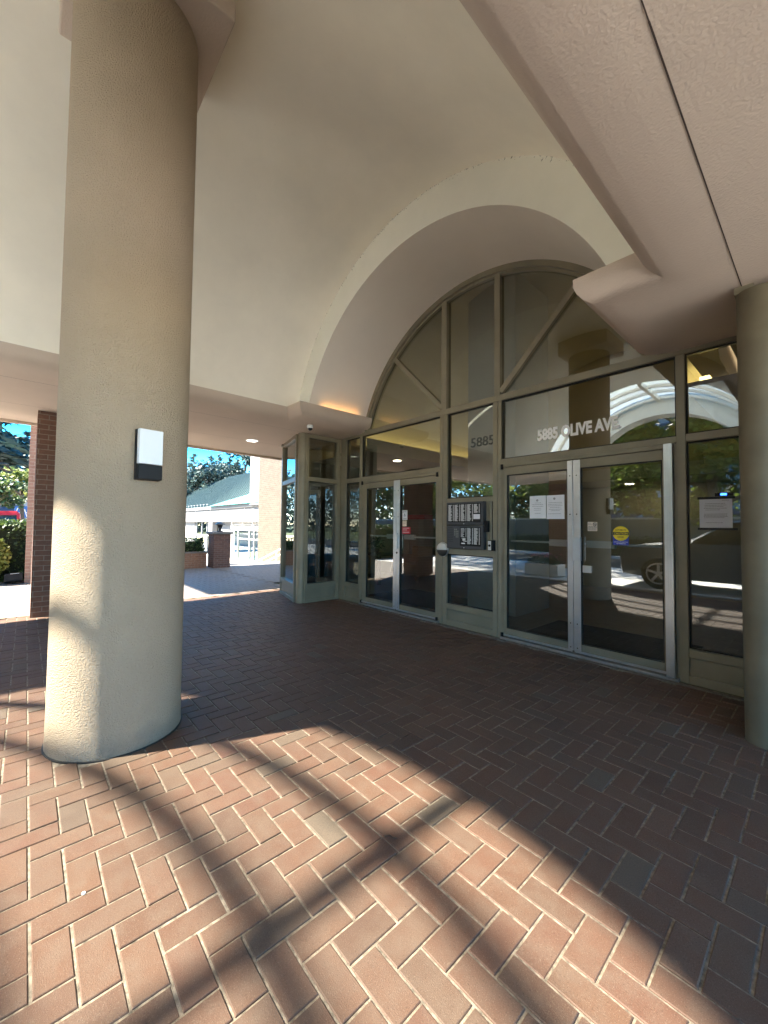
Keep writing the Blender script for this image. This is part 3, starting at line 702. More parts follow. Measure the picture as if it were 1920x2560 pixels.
# ------------------------------------------------------------------ projecting glazed bay on the left, with reeds inside
BY = thing('glazed_bay', 'projecting olive framed glass bay left of the doors with rounded corner post', 'bay window', (-6.6, 3.9, 0))
bx = -6.27; pA, pB = Vector((-6.455, 3.632, 0)), Vector((-7.60, 3.935, 0)); ud = (pB-pA).normalized(); un = Vector((ud.y, -ud.x, 0))
if un.y > 0: un = -un
fb = MB()
def xface(y0, y1, z0, z1, d0=0., d1=.10): fb.box(bx-d1, bx-d0, y0, y1, z0, z1)
def lface(u0, u1, z0, z1, mb=None, d0=0., d1=.10):
    mb = mb or fb; c = pA+ud*(u0+u1)/2-un*(d0+d1)/2; mb.obox((c.x, c.y, (z0+z1)/2), ud*(u1-u0)/2, un*(d1-d0)/2, (0, 0, (z1-z0)/2))
xface(3.742, 3.795, 0, ZS-.002); xface(4.415, 4.495, 0, ZS-.002)
for z0, z1 in ((2.200, 2.278), (.262, .338), (0, .05), (2.995, ZS-.002)): xface(3.795, 4.415, z0, z1, .002, .098)
xface(3.795, 4.415, .05, .262, .02, .04)
lt = 1.145
lface(.02, .085, 0, ZS-.002); lface(lt-.075, lt, 0, ZS-.002)
for z0, z1 in ((2.205, 2.285), (.250, .330), (0, .06), (3.0, ZS-.002)): lface(.085, lt-.075, z0, z1, None, .002, .098)
lface(.085, lt-.075, .06, .25, None, .02, .04)
lface(lt-.10, lt+.03, 3.02, ZS-.0035, None, -.02, .10)
part(fb, 'frame', m_frame, BY, bevel=.003, seg=1)
cpv = MB(); poly = []
for k in range(13):
    t = -pi*.60+pi*.62*k/12; poly.append((-6.365+.085*cos(t), 3.715+.085*sin(t)))
poly += [(-6.285, 3.755), (-6.44, 3.74)]
cpv.prism(poly, 'z', .003, ZS-.0025)
part(cpv, 'corner_post', m_frame, BY, smooth=True)
for z0, z1 in ((.338, 2.2), (2.278, 2.995)):
    part(MB().add([(bx-.05,3.795,z0),(bx-.05,4.415,z0),(bx-.05,4.415,z1),(bx-.05,3.795,z1)], [(0,1,2,3)]), 'window_pane', m_glass, BY, fix=False)
    q = [pA+ud*.085-un*.05, pA+ud*(lt-.075)-un*.05]
    part(MB().add([(q[0].x,q[0].y,z0),(q[1].x,q[1].y,z0),(q[1].x,q[1].y,z1),(q[0].x,q[0].y,z1)], [(0,1,2,3)]), 'window_pane', m_glass, BY, fix=False)
bk = MB(); bk.box(-7.62, -7.50, 4.02, 6.0, 0, ZS-.002)
part(bk, 'side_wall', m_frame, BY)
part(MB().prism([(-6.29, 3.80), (-6.46, 3.70), (-7.5, 3.98), (-7.5, 4.62), (-6.29, 4.62)], 'z', .0, .012), 'bay_floor', m_infloor, BY)
RD = thing('reed_planter', 'dark dried reeds in a planter inside the glazed bay', 'plant', (-6.85, 4.30, 0))
part(MB().box(-7.3, -6.42, 4.08, 4.52, .012, .42), 'planter_box', m_wood, RD, bevel=.01)
rd = MB()
for k in range(420):
    x, y = random.uniform(-7.28, -6.44), random.uniform(4.1, 4.5); z = random.gauss(1.86, .07); lx, ly = random.gauss(0, .025), random.gauss(0, .025)
    rd.tube([(x, y, .4), (x+lx*.6, y+ly*.6, 1.2), (x+lx, y+ly, z)], [.009, .007, .003], 4, False)
part(rd, 'reeds', m_reed, RD, fix=False)
# right bay: only its rounded post shows at the picture's edge
BR = thing('corner_post', 'tall rounded olive metal post at the right edge of the entrance', 'post', (-.28, 3.66, 0))
poly = [(-.285+.112*cos(t), 3.66+.112*sin(t)) for t in np.linspace(pi*.72, pi*1.75, 16)]+[(-.20, 3.62), (-.22, 3.75)]
part(MB().prism(poly, 'z', 0, ZS-.05), 'rounded_post', m_post, BR, smooth=True)
pb = MB().obox((-.135, 3.615, 1.50), (.062, -.016, 0), (.012, .045, 0), (0, 0, 1.50)); pb.obox((.55, 3.80, 1.5), (.62, .165, 0), (.012, -.045, 0), (0, 0, 1.5))
part(pb, 'bay_frame', m_post, BR, bevel=.006)
part(MB().box(-.272, -.232, 3.70, 4.49, 0, ZS-.004), 'return_panel', m_frame, BR)
part(MB().box(-.40, -.30, 3.60, 3.72, ZS-.05, ZS-.002), 'post_cap', m_frame, BR)

# ------------------------------------------------------------------ the column and what hangs on it
CO = thing('round_column', 'thick round tan stucco column with square capital in front of the entrance', 'column', (-3.25, .506, 0))
cp = [(.386, -.02), (.383, .05)]+[(.381, .05+4.9*k/24) for k in range(1, 25)]
part(MB().lathe((-3.25, .506, 0), cp, 96), 'shaft', m_col, CO, smooth=True)
part(MB().ring(0, 0, .382, .396, 0, .006, 0, 2*pi, 48) if False else MB().lathe((-3.25, .506, .0), [(.394, -.004), (.393, .004), (.38, .007)], 64), 'sealant_joint', m_gap, CO)
part(MB().box(-3.25-.42, -3.25+.52, .506-.44, .506+.49, 4.95, 5.35), 'capital', m_beam, CO, bevel=.012, seg=2)
an = radians(8); nv = Vector((cos(an), sin(an), 0)); tv = Vector((-sin(an), cos(an), 0)); cc = Vector((-3.25, .506, 0))+nv*.375
WS = thing('wall_lamp', 'rectangular black and white wall lamp mounted on the round column', 'lamp', (cc.x, cc.y, 1.67))
c0 = cc+nv*.014
part(MB().obox((c0.x, c0.y, 1.828), tv*.0705, nv*.018, (0,0,.158)), 'housing', m_black, WS, bevel=.004)
c1 = cc+nv*.0525
part(MB().obox((c1.x, c1.y, 1.876), tv*.068, nv*.020, (0,0,.108)), 'diffuser', m_white, WS, bevel=.004)
part(MB().obox((c1.x, c1.y, 1.718), tv*.068, nv*.020, (0,0,.046)), 'lower_panel', m_black, WS, bevel=.004)

SCM = thing('security_camera', 'small white dome security camera under the left arch impost', 'camera', (-5.74, 3.48, ZS))
part(MB().lathe((-5.742, 3.482, ZS-.002), [(.050, 0), (.053, -.012), (.052, -.040), (.046, -.052)], 28), 'base', m_white, SCM, smooth=True)
part(MB().lathe((-5.742, 3.482, ZS-.054), [(.040, 0), (.038, -.014), (.030, -.028), (.016, -.037), (.003, -.040)], 24), 'dome', M_plain('black_dome', (.01, .01, .012), .08), SCM, smooth=True)
CL = thing('recessed_downlight', 'round recessed downlight in the soffit left of the bay', 'light', (-7.60, 3.29, ZS))
part(MB().lathe((-7.60, 3.29, ZS-.001), [(.125, 0), (.125, -.008), (.098, -.010)], 32), 'trim', m_white, CL, smooth=True)
part(MB().lathe((-7.60, 3.29, ZS-.0115), [(.096, 0), (.09, -.002)], 32), 'lens', m_lens, CL)

UL = thing('ledge_uplight', 'low warm uplight lying on the left arch ledge behind the impost edge', 'light', (-5.47, 3.9, ZB))
part(MB().box(-5.455, -5.405, 3.50, 4.30, ZB+.001, ZB+.006), 'housing', m_black, UL)
part(MB().box(-5.450, -5.410, 3.52, 4.28, ZB+.0062, ZB+.0075), 'lens', M_emit('warm_uplight_lens', (1., .50, .15), .33), UL)
# lobby furniture, dimly seen
for x, y, lab in ((-6.0, 5.75, 'lit recessed lobby lamp seen above left double door'), (-2.80, 9.55, 'lit lobby lamp in the low rear ceiling, nearer the pillar'), (-2.15, 9.75, 'lit lobby lamp in the low rear ceiling, farther right')):
    dz = 0 if y < 7 else -.42
    o = thing('lobby_downlight', lab, 'light', (x, y, 2.75+dz), 'recessed lobby lamps')
    part(MB().lathe((x, y, 2.779+dz), [(.10, 0), (.10, -.01), (.085, -.012)], 24), 'trim', m_white, o, smooth=True)
    part(MB().lathe((x, y, 2.765+dz), [(.08, 0), (.078, -.002)], 24), 'lens', m_lamp, o)
for x0, x1, y0, y1, lab in ((-6.2, -3.95, 5.15, 6.4, 'black doormat inside the left double door'), (-2.72, -1.0, 4.75, 6.0, 'black doormat inside the right double door')):
    tag(MB().box(x0, x1, y0, y1, .003, .014).build('doormat', m_mat, bevel=.004), lab, 'doormat', 'lobby doormats')
AC = thing('armchair', 'tan upholstered armchair inside lobby behind left doors', 'armchair', (-7.35, 7.75, 0))
part(MB().box(-7.75, -6.95, 7.35, 8.15, .12, .42), 'seat', m_leather, AC, bevel=.05, seg=3)
part(MB().box(-7.75, -6.95, 8.0, 8.25, .3, .85), 'backrest', m_leather, AC, bevel=.06, seg=3)
for x in (-7.83, -6.93): part(MB().box(x-.07, x+.07, 7.35, 8.2, .12, .62), 'armrest', m_leather, AC, bevel=.05, seg=3)
for x, y in ((-7.8, 7.4), (-6.95, 7.4), (-7.8, 8.15), (-6.95, 8.15)): part(MB().box(x-.03, x+.03, y-.03, y+.03, .002, .13), 'leg', m_wood, AC)
TB = thing('side_table', 'dark wooden side table inside lobby', 'table', (-7.45, 6.55, 0))
part(MB().box(-7.85, -7.05, 6.2, 6.85, .68, .72), 'table_top', m_wood, TB, bevel=.008)
for x, y in ((-7.8, 6.25), (-7.1, 6.25), (-7.8, 6.8), (-7.1, 6.8)): part(MB().box(x-.03, x+.03, y-.03, y+.03, .002, .68), 'leg', m_wood, TB)
PT = thing('potted_plant', 'small potted plant on the dark lobby table', 'plant', (-7.5, 6.5, .72))
part(MB().lathe((-7.5, 6.5, .721), [(.055, 0), (.08, .11), (.075, .11)], 18), 'pot', m_wood, PT, smooth=True)
def leaf_cloud(pts, size, droop=0., jitter=1., aspect=.45):
    n = len(pts); a = np.random.uniform(0, 2*pi, n); b = np.random.uniform(-.9, .9, n)-droop; s = size*np.random.uniform(.6, 1.35, n)
    u = np.stack([np.cos(a)*np.cos(b), np.sin(a)*np.cos(b), np.sin(b)], 1); w = np.random.normal(size=(n, 3)); w -= (w*u).sum(1, keepdims=True)*u; w /= np.linalg.norm(w, axis=1, keepdims=True)
    u *= s[:, None]/2; w *= s[:, None]/2*aspect; V = np.stack([pts-u, pts+w*.9-u*.1, pts+u, pts-w-u*.1], 1).reshape(-1, 3)
    return V, np.arange(4*n).reshape(-1, 4)
pp = np.random.normal(size=(160, 3))*np.array([.09, .09, .08])+np.array([-7.5, 6.5, .98]); V, F = leaf_cloud(pp, .09)
numpy_mesh('leaves', V, F, m_hedge, PT)
CB = thing('filing_cabinets', 'grey filing cabinets with a red box on top at the lobby back', 'cabinet', (-8.3, 8.8, 0))
part(MB().box(-8.85, -7.70, 8.5, 9.1, .003, 1.60), 'cabinet', m_cab, CB, bevel=.01)
dw = MB()
for i in range(2):
    for j in range(3): dw.box(-8.82+i*.57, -8.29+i*.57, 8.482, 8.4995, .06+j*.52, .55+j*.52)
part(dw, 'drawer_front', m_cab, CB, bevel=.006)
part(MB().box(-8.8, -7.75, 8.52, 8.9, 1.602, 1.74), 'box_lid', m_red, CB, bevel=.01)

# ------------------------------------------------------------------ brick piers on the left
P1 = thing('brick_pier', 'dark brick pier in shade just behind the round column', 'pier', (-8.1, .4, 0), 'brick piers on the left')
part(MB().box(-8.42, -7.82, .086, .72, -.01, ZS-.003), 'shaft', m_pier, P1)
P2 = thing('brick_pier', 'slim reddish brick pier beside the hedge at far left', 'pier', (-12.6, .3, 0), 'brick piers on the left')
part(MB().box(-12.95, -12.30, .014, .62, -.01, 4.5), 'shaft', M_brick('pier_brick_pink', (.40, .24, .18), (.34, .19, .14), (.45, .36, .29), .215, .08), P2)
# unseen roof slab added above the soffit line to shade the plaza
UW = thing('added_shade_roof', 'unseen high flat concrete slab added on the left to shade the plaza', 'roof', (-12.4, 4, 4.5))
part(MB().box(-15.0, -9.9, -1.26, 11.0, 4.5, 4.9), 'roof_slab', m_conc, UW, bevel=.02)

# ------------------------------------------------------------------ plaza edge: planter, lantern pillar, pool building, tower
PW = thing('brick_planter', 'low orange brick planter wall with pale coping left of lantern pillar', 'planter', (-13.5, 3.6, 0))
part(MB().box(-14.0, -13.36, 1.2, 4.36, -.02, .48), 'wall', m_planter, PW)
part(MB().box(-14.03, -13.33, 1.17, 4.39, .481, .52), 'coping', m_panel, PW, bevel=.006)
def hedge(name, label, x0, x1, y0, y1, z0, z1, n, m, size, cat='hedge', group=None):
    H_ = thing(name, label, cat, ((x0+x1)/2, (y0+y1)/2, z0), group)
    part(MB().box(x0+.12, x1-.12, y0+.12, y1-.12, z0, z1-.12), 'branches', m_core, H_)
    q = np.random.rand(n, 3); f = np.random.randint(0, 6, n); d = np.random.uniform(-.02, .16, n)
    dim = np.array([x1-x0, y1-y0, z1-z0]); 
    for ax in range(3):
        q[f == 2*ax, ax] = d[f == 2*ax]/dim[ax]; q[f == 2*ax+1, ax] = 1-d[f == 2*ax+1]/dim[ax]
    pts = np.array([x0, y0, z0])+q*dim; pts += np.sin(pts[:, [1, 2, 0]]*5.1)*.03
    V, F = leaf_cloud(pts, size, 0, 1, .6); numpy_mesh('leaves', V, F, m, H_); return H_
hedge('planter_hedge', 'clipped dark hedge growing in the brick planter', -13.98, -13.40, 1.2, 4.3, .45, .95, 5200, m_hedge, .07)
LP = thing('lantern_pillar', 'square brown brick pillar with stone cap carrying a lantern', 'pillar', (-13.25, 4.75, 0))
part(MB().box(-13.60, -13.06, 4.47, 5.0, -.02, 1.08), 'shaft', M_brick('pillar_brick', (.20, .10, .07), (.15, .075, .055), (.22, .16, .13), .2, .066), LP)
part(MB().box(-13.66, -13.0, 4.41, 5.06, 1.081, 1.15), 'cap', m_panel, LP, bevel=.012)
LN = thing('lantern', 'black pillar lantern with a wide pale hood on the brick pillar', 'lantern', (-13.3, 4.74, 1.15))
part(MB().lathe((-13.3, 4.74, 1.151), [(.09, 0), (.09, .02), (.035, .035), (.03, .10), (.06, .13)], 18), 'stem', m_black, LN, smooth=True)
part(MB().lathe((-13.3, 4.74, 1.285), [(.055, 0), (.085, .09), (.085, .095)], 18), 'lamp_body', m_black, LN, smooth=True)
part(MB().lathe((-13.3, 4.74, 1.385), [(.16, 0), (.15, .025), (.06, .075), (.015, .095)], 22), 'hood', m_dgrey, LN, smooth=True)
FY = 10.5
PB = thing('pool_building', 'low white building with ribbed green metal roof behind the plaza', 'building', (-30, FY, zl))
part(MB().box(-44, -22.5, FY, FY+.25, 1.57, 2.50), 'fascia', m_panel, PB)
part(MB().box(-44, -22.5, FY-.12, FY+.1, 2.503, 2.72), 'eaves', m_panel, PB, bevel=.02)
fj = MB()
for x in (-35.2, -28.4, -25.2, -31.6): fj.box(x-.02, x+.02, FY-.004, FY, 1.58, 2.49)
part(fj, 'panel_joint', m_conc, PB)
p_ = .8; ye = FY-.12; rz = lambda y: 2.70+p_*(y-ye)
rfm = MB(); rl = [(-48.5, ye), (-22.5, ye), (-22.5, 14.4), (-38.3, 14.4), (-41.4, 13.6), (-44.9, 12.8)]
rfm.add([(x, y, rz(y)) for x, y in rl], [(0,1,2,3,4,5)])
rfm.add([(-22.5, 14.4, rz(14.4)), (-38.3, 14.4, rz(14.4)), (-41.4, 20, 2.7), (-22.5, 20, 2.7)], [(0,1,2,3)])
part(rfm, 'roof', m_roof, PB, fix=False)
rib = MB()
for k in range(50):
    x = -47+k*.49; yt = 14.38 if x > -38.3 else (13.6+.8*(x+41.4)/3.1 if x > -41.4 else (12.8+.8*(x+44.9)/3.5 if x > -44.9 else ye+2.42*(x+48.5)/3.6))
    rib.bar((x, ye, 2.73), (x, yt, rz(yt)+.03), .09, .08)
part(rib, 'roof_ribs', M_plain('painted_rib_shade', (.03, .06, .058), .6, 0.), PB)  # darker than the roof: the shading of the ribs is put into their colour
rt = MB().add([(-31.2, FY-.30, 2.73), (-22.6, FY-.30, 2.73), (-22.6, FY+1.35, 3.95)], [(0,1,2)])
rt.add([(-31.2, FY-.30, 2.73), (-22.6, FY+1.35, 3.95), (-22.6, FY+1.35, 2.75), (-31.2, FY+.2, 2.72)], [(0,1,2,3)])
part(rt, 'gablet_roof', m_roofl, PB, fix=False)
sn = MB()
for k in range(15): x = -43+k*.78; sn.bar((x-.2, FY-.1, 2.93), (x+.2, FY-.1, 2.93), .03, .03); sn.bar((x, FY-.1, 2.72), (x, FY-.1, 2.93), .03, .03)
part(sn, 'snow_guard', m_steel, PB)
for q_, n_ in (((-44, -36.2, FY+.3, FY+.5, zl, 1.57), 'wall'), ((-32.0, -31.2, FY+.02, FY+.4, zl, 1.57), 'column'), ((-31.2, -28.0, FY+.5, FY+.6, zl, 1.57), 'wall'), ((-28.0, -22.5, FY+.3, FY+.4, .98, 1.08), 'lintel')): part(MB().box(*q_), n_, m_panel, PB)
lv = MB(); lv.box(-28.0, -22.5, FY+.36, FY+.38, 1.08, 1.57)
part(lv, 'louvre_backing', m_gap, PB)
lv = MB()
for k in range(4): lv.obox((-25.25, FY+.30, 1.13+k*.12), (2.75, 0, 0), (0, .05, -.03), (0, .004, .008))
for x in (-28, -26.05, -24.5, -22.55): lv.box(x, x+.08, FY+.22, FY+.34, 1.08, 1.57)
part(lv, 'louvres', m_conc, PB)
wf = MB()
for x in (-27.0, -25.15, -24.45, -23.25, -22.62): wf.box(x, x+.10, FY+.3, FY+.4, zl, .98)
for x0, x1 in ((-26.9, -25.15), (-25.05, -24.45), (-24.35, -23.25), (-23.15, -22.62)): wf.box(x0, x1, FY+.305, FY+.395, .40, .48); wf.box(x0, x1, FY+.305, FY+.395, zl, zl+.1)
for x in (-36.0, -34.6, -33.3, -32.1): wf.box(x, x+.09, FY+.3, FY+.4, zl, 1.57)
wf.box(-36, -32.1, FY+.31, FY+.39, .45, .55)
part(wf, 'window_frame', m_steel, PB)
part(MB().add([(-28,FY+.36,zl),(-22.5,FY+.36,zl),(-22.5,FY+.36,.98),(-28,FY+.36,.98)], [(0,1,2,3)]), 'window_pane', M_glass('pool_glass', (.75, .9, .88), .16), PB, fix=False)
part(MB().add([(-36.2,FY+.36,zl),(-32,FY+.36,zl),(-32,FY+.36,1.57),(-36.2,FY+.36,1.57)], [(0,1,2,3)]), 'window_pane', m_glass2, PB, fix=False)
part(MB().add([(-44,FY+5,zl),(-22.5,FY+5,zl),(-22.5,FY+5,2.7),(-44,FY+5,2.7)], [(0,1,2,3)]).add([(-44,FY+.45,zl+.01),(-22.5,FY+.45,zl+.01),(-22.5,FY+5,zl+.01),(-44,FY+5,zl+.01)], [(0,1,2,3)]), 'inner_wall', m_inpill, PB, fix=False)
part(MB().box(-27.5, -23, FY+1.6, FY+4.4, zl+.02, zl+.30), 'pool_water', M_plain('pool_water', (.06, .42, .45), .1), PB)
tag(MB().lathe((-25.9, FY+1.15, zl+.28), [(.62, 0), (.68, .10), (.5, .22)], 20).build('pool_float', m_yellow, smooth=True), 'yellow float beside the pool seen through the white framed windows', 'float')
TW = thing('brick_tower', 'tall buff brick building side with a white concrete corner strip', 'building', (-21, FY, zl))
part(MB().box(-22.45, -15.6, FY-.3, FY+4, zl-.02, 9.5), 'brick_wall', m_tower, TW)
part(MB().box(-23.85, -22.452, FY-.25, FY+3, 2.6, 9.5), 'concrete_strip', m_panel, TW)
HR = thing('stair_handrail', 'pale sloping pair of stair rails against the buff brick wall', 'handrail', (-19, 9.2, zl))
for dz in (0, .28):
    part(MB().bar((-20.9, 9.6, -.72-dz*.1+dz*0), (-16.6, 9.3, .66+dz), .06, .06) if False else MB().bar((-20.9, 9.6, -.55-dz), (-17.0, 9.6, .62-dz), .05, .05), 'rail', m_cream, HR)
for x, z in ((-20.6, -.5), (-18.9, .02), (-17.2, .5)): part(MB().box(x-.025, x+.025, 9.575, 9.625, zl, z), 'baluster', m_cream, HR)

tag(MB().lathe((-1.90, .205, .004), [(.003, -.004), (.007, 0), (.006, .003), (.002, .004)], 12).build('pebble', m_white, smooth=True), 'small white pebble lying on the sunlit pavers', 'pebble')
tag(MB().tube([(-1.36, 1.245, .004), (-1.345, 1.262, .009), (-1.325, 1.266, .006), (-1.315, 1.28, .004)], [.003, .004, .003, .002], 6).build('fallen_twig', m_wood), 'tiny dark curled twig on the sunlit pavers', 'twig')

# ------------------------------------------------------------------ trees and shrubs
def deciduous(name, label, loc, h, cr, n, seed, m=None, leaf=.22, bare=.3, group=None, flat=.75):
    rs = np.random.RandomState(seed); T = thing(name, label, 'tree', loc, group); x, y, z = loc
    tr = MB(); lean = rs.normal(0, .04, 2)
    tp = [(x+lean[0]*t*h, y+lean[1]*t*h, z+t*h*.8) for t in np.linspace(0, 1, 6)]; tr.tube(tp, [h*.026*(1-.8*t)+.01 for t in np.linspace(0, 1, 6)], 9)
    cl = []
    for k in range(int(13+h)):
        a = rs.uniform(0, 2*pi); t = rs.uniform(bare, .78); b = Vector(tp[0]).lerp(Vector(tp[-1]), t/.8 if t < .8 else 1)
        r = cr*rs.uniform(.45, 1.)*(1-.35*abs(t-.5)); e = b+Vector((cos(a)*r, sin(a)*r, r*rs.uniform(.25, .9)*flat)); md = b.lerp(e, .5)+Vector((0, 0, r*.12))
        tr.tube([b, md, e], [h*.009, h*.006, h*.002], 5, False); cl.append((e, cr*rs.uniform(.22, .42))); cl.append((md.lerp(e, .3), cr*rs.uniform(.15, .3)))
    for k in range(5): cl.append((Vector(tp[-1])+Vector(rs.normal(0, cr*.3, 3)), cr*rs.uniform(.2, .38)))
    part(tr, 'trunk', m_bark, T, fix=False)
    w = np.array([c[1]**2 for c in cl]); w /= w.sum(); idx = rs.choice(len(cl), n, p=w)
    cen = np.array([tuple(c[0]) for c in cl])[idx]; rad = np.array([c[1] for c in cl])[idx]
    dv = rs.normal(size=(n, 3)); dv /= np.linalg.norm(dv, axis=1, keepdims=True); pts = cen+dv*(rad*rs.uniform(.3, 1.1, n))[:, None]*np.array([1, 1, .72])
    V, F = leaf_cloud(pts, leaf, .1, 1, .55); numpy_mesh('crown', V, F, m or m_decid, T); return T
def conifer(name, label, loc, h, cr, n, seed, m=None, sparse=.5, base=.12, group=None, size=.5, top=1.):
    rs = np.random.RandomState(seed); T = thing(name, label, 'tree', loc, group); x, y, z = loc
    tr = MB(); tr.tube([(x, y, z), (x, y, z+h*.5), (x, y, z+h)], [h*.018, h*.010, h*.002], 8); pts = []; dirs = []
    nb = int(h*5.5)
    for k in range(nb):
        t = base+(1-base)*(k+rs.rand())/nb; a = rs.uniform(0, 2*pi); r = cr*(1-t)**.8*rs.uniform(.55, 1.15)+.12
        dz = -.18*r*(1-t)+.16*r*t*top; b = np.array([x, y, z+t*h]); e = b+np.array([cos(a)*r, sin(a)*r, dz])
        if k % 2 == 0: tr.tube([b, e], [.03+.02*r, .008], 4, False)
        mm = max(3, int(n/nb*(r/cr+.2)*1.4)); s = rs.uniform(.12, 1, mm)**.7
        pts.append(b+(e-b)*s[:, None]+rs.normal(size=(mm, 3))*np.array([.16, .16, .09])*r*.55); dirs.append(np.tile((e-b)/np.linalg.norm(e-b), (mm, 1)))
    part(tr, 'trunk', m_bark, T, fix=False)
    P = np.concatenate(pts); D = np.concatenate(dirs); nn = len(P); s = size*rs.uniform(.5, 1.2, nn)
    u = D+rs.normal(size=(nn, 3))*.45; u /= np.linalg.norm(u, axis=1, keepdims=True); w = rs.normal(size=(nn, 3)); w -= (w*u).sum(1, keepdims=True)*u; w /= np.linalg.norm(w, axis=1, keepdims=True)
    u *= s[:, None]/2; w *= s[:, None]*.13; V = np.stack([P-u, P+w, P+u, P-w], 1).reshape(-1, 3)
    numpy_mesh('crown', V, np.arange(4*nn).reshape(-1, 4), m or m_conif, T); return T
def polar(az, dist): a = radians(az); return (-cos(a)*dist, sin(a)*dist)
import itertools
RT = [ # azimuth left of -X, distance, height, crown radius, material, label, sparse
 (16.2, 62, 11.2, 2.0, m_conif2, 'pale thin conifer at the left end of the row above the green roof'),
 (17.0, 66, 10.6, 2.2, m_conif2, 'pale conifer second from the left in the row above the green roof'),
 (18.3, 64, 11.6, 1.9, m_conif2, 'pale conifer right behind the dark round pine above the green roof'),
 (19.3, 66, 12.2, 2.1, m_conif2, 'slender pale conifer between the two dark pines above the green roof'),
 (20.6, 67, 13.2, 2.0, m_conif, 'tallest pointed conifer in the middle of the row above the green roof'),
 (21.6, 60, 10.6, 2.4, m_conif2, 'pale bushy conifer just left of the right-hand dark pine'),
 (24.5, 62, 14.0, 2.8, m_conif, 'dark conifer beside the white concrete strip'),
 (25.8, 58, 14.5, 2.6, m_conif, 'conifer half hidden behind the white concrete strip')]
for k, (az, ds, h, cr, m_, lab) in enumerate(RT):
    x, y = polar(az, ds); conifer('conifer', lab, (x, y, -.03), h, cr*1.35, 2600, 20+k, m_, group='conifers behind the green roof', size=.8)
x, y = polar(17.6, 46); deciduous('pine_tree', 'dark round-topped pine above the left part of the green roof', (x, y, -.03), 8.4, 3.0, 5200, 41, m_conif, .38, .3, 'dark round pines')
x, y = polar(22.5, 48); deciduous('pine_tree', 'dark round-topped pine above the right part of the green roof', (x, y, -.03), 10.4, 2.8, 5200, 42, m_conif, .38, .4, 'dark round pines')
# continuous wood far behind
q = []
for k in range(34000):
    az = radians(random.uniform(-22, 34) if k < 15000 else random.uniform(-150, -22)); ds = random.uniform(76, 92); hh = 9.5+2.2*sin(az*37)+1.5*sin(az*91+1)
    q.append((-cos(az)*ds, sin(az)*ds, hh*random.random()**.8))
V, F = leaf_cloud(np.array(q), 1.1, 0, 1, .5); tag(numpy_mesh('distant_wood', V, F, m_conif2), 'far green wood forming one mass behind the other trees', 'wood', kind='stuff')
# left opening
conifer('cedar_tree', 'big dark cedar with drooping branches at the far left', (-17.6, -2.6, -.03), 9.5, 4.0, 9000, 51, m_conif, size=.55, base=.30, top=-.3)
conifer('conifer', 'tall dark conifer behind the red jeep', (-33, -1.3, -.03), 10.5, 3.0, 5200, 52, m_conif, size=.8, group='dark conifers behind the red jeep')
conifer('conifer', 'dark conifer right of the tall one behind the red jeep', (-38, .5, -.03), 9.0, 2.8, 4600, 53, m_conif, size=.8, group='dark conifers behind the red jeep')
deciduous('small_tree', 'small lime green tree behind the red jeep', (-25.0, -.05, -.03), 4.6, 1.0, 1500, 54, m_lime, .22, .55, 'small trees by the car park')
deciduous('small_tree', 'thin-stemmed dark leafed tree beside the lime green tree', (-23, -.9, -.03), 3.6, 1.0, 1300, 55, m_hedge, .2, .5, 'small trees by the car park')
hedge('hedge', 'tall clipped hedge beyond the sunlit pavement at far left', -13.6, -12.75, -6.0, .3, 0, 1.42, 21000, m_hedge, .095)
SH = thing('shrub', 'yellow-green leafy shrub in front of the far left hedge', 'shrub', (-12.55, -.75, 0))
pts = np.random.normal(size=(2600, 3)); pts /= np.linalg.norm(pts, axis=1, keepdims=True); pts = pts*np.random.uniform(.6, 1.05, (2600, 1))*np.array([.35, .55, .52])+np.array([-12.6, -.80, .62])
V, F = leaf_cloud(pts, .10, 0, 1, .6); numpy_mesh('leaves', V, F, m_lime, SH)
part(MB().tube([(-12.6, -.8, 0), (-12.6, -.8, .6)], [.05, .03], 8), 'stem', m_bark, SH)
FLD = thing('floodlight', 'black ground floodlight box at the foot of the hedge', 'floodlight', (-12.35, -.17, 0))
part(MB().obox((-12.38, -.17, .13), (.12, 0, .03), (0, .155, .01), (-.02, 0, .085)), 'housing', m_black, FLD, bevel=.012)
part(MB().obox((-12.30, -.15, .232), (.05, 0, .012), (0, .075, .005), (-.0006, 0, .003)), 'label_plate', m_white, FLD)
part(MB().box(-12.42, -12.32, -.2, -.14, 0, .07), 'bracket', m_black, FLD)
# street side (seen in the glass)
deciduous('street_tree', 'broad leafy street tree reflected in the right sidelight', (-3.3, -13.4, -.03), 10.5, 4.2, 15000, 61, m_decid, .30, .13, 'street trees across the road')
deciduous('street_tree', 'leafy street tree left of the arch, reflected over the doors', (-10.5, -13.2, -.03), 9.5, 3.9, 12000, 62, m_decid, .30, .16, 'street trees across the road')
deciduous('street_tree', 'leafy street tree across the road, reflected in the bay side', (-18, -13.4, -.03), 9.0, 3.8, 9000, 63, m_decid, .30, .18, 'street trees across the road')
deciduous('street_tree', 'leafy street tree across the road far to the right', (4.5, -13.4, -.03), 9.5, 3.8, 9000, 64, m_decid, .30, .16, 'street trees across the road')
for k_, (x_, y_, h_, lab_) in enumerate(((-7, -21, 9.5, 'dark evergreen across the road between the two nearest street trees'), (-14.5, -20, 8.5, 'dark evergreen across the road, second from the left'), (-24, -19, 9, 'dark evergreen across the road, farthest left'), (1, -21, 11, 'tall dark evergreen across the road behind the right street tree'), (-33, -18, 9, 'dark evergreen standing alone far along the road'))):
    deciduous('evergreen_tree', lab_, (x_, y_, -.03), h_, 4.4, 6000, 70+k_, m_hedge, .42, .08, 'evergreens across the road')
hedge('street_hedge', 'long low hedge across the road, reflected in the doors', -26, 12, -12.9, -12.1, 0, 1.0, 9000, m_hedge, .14)
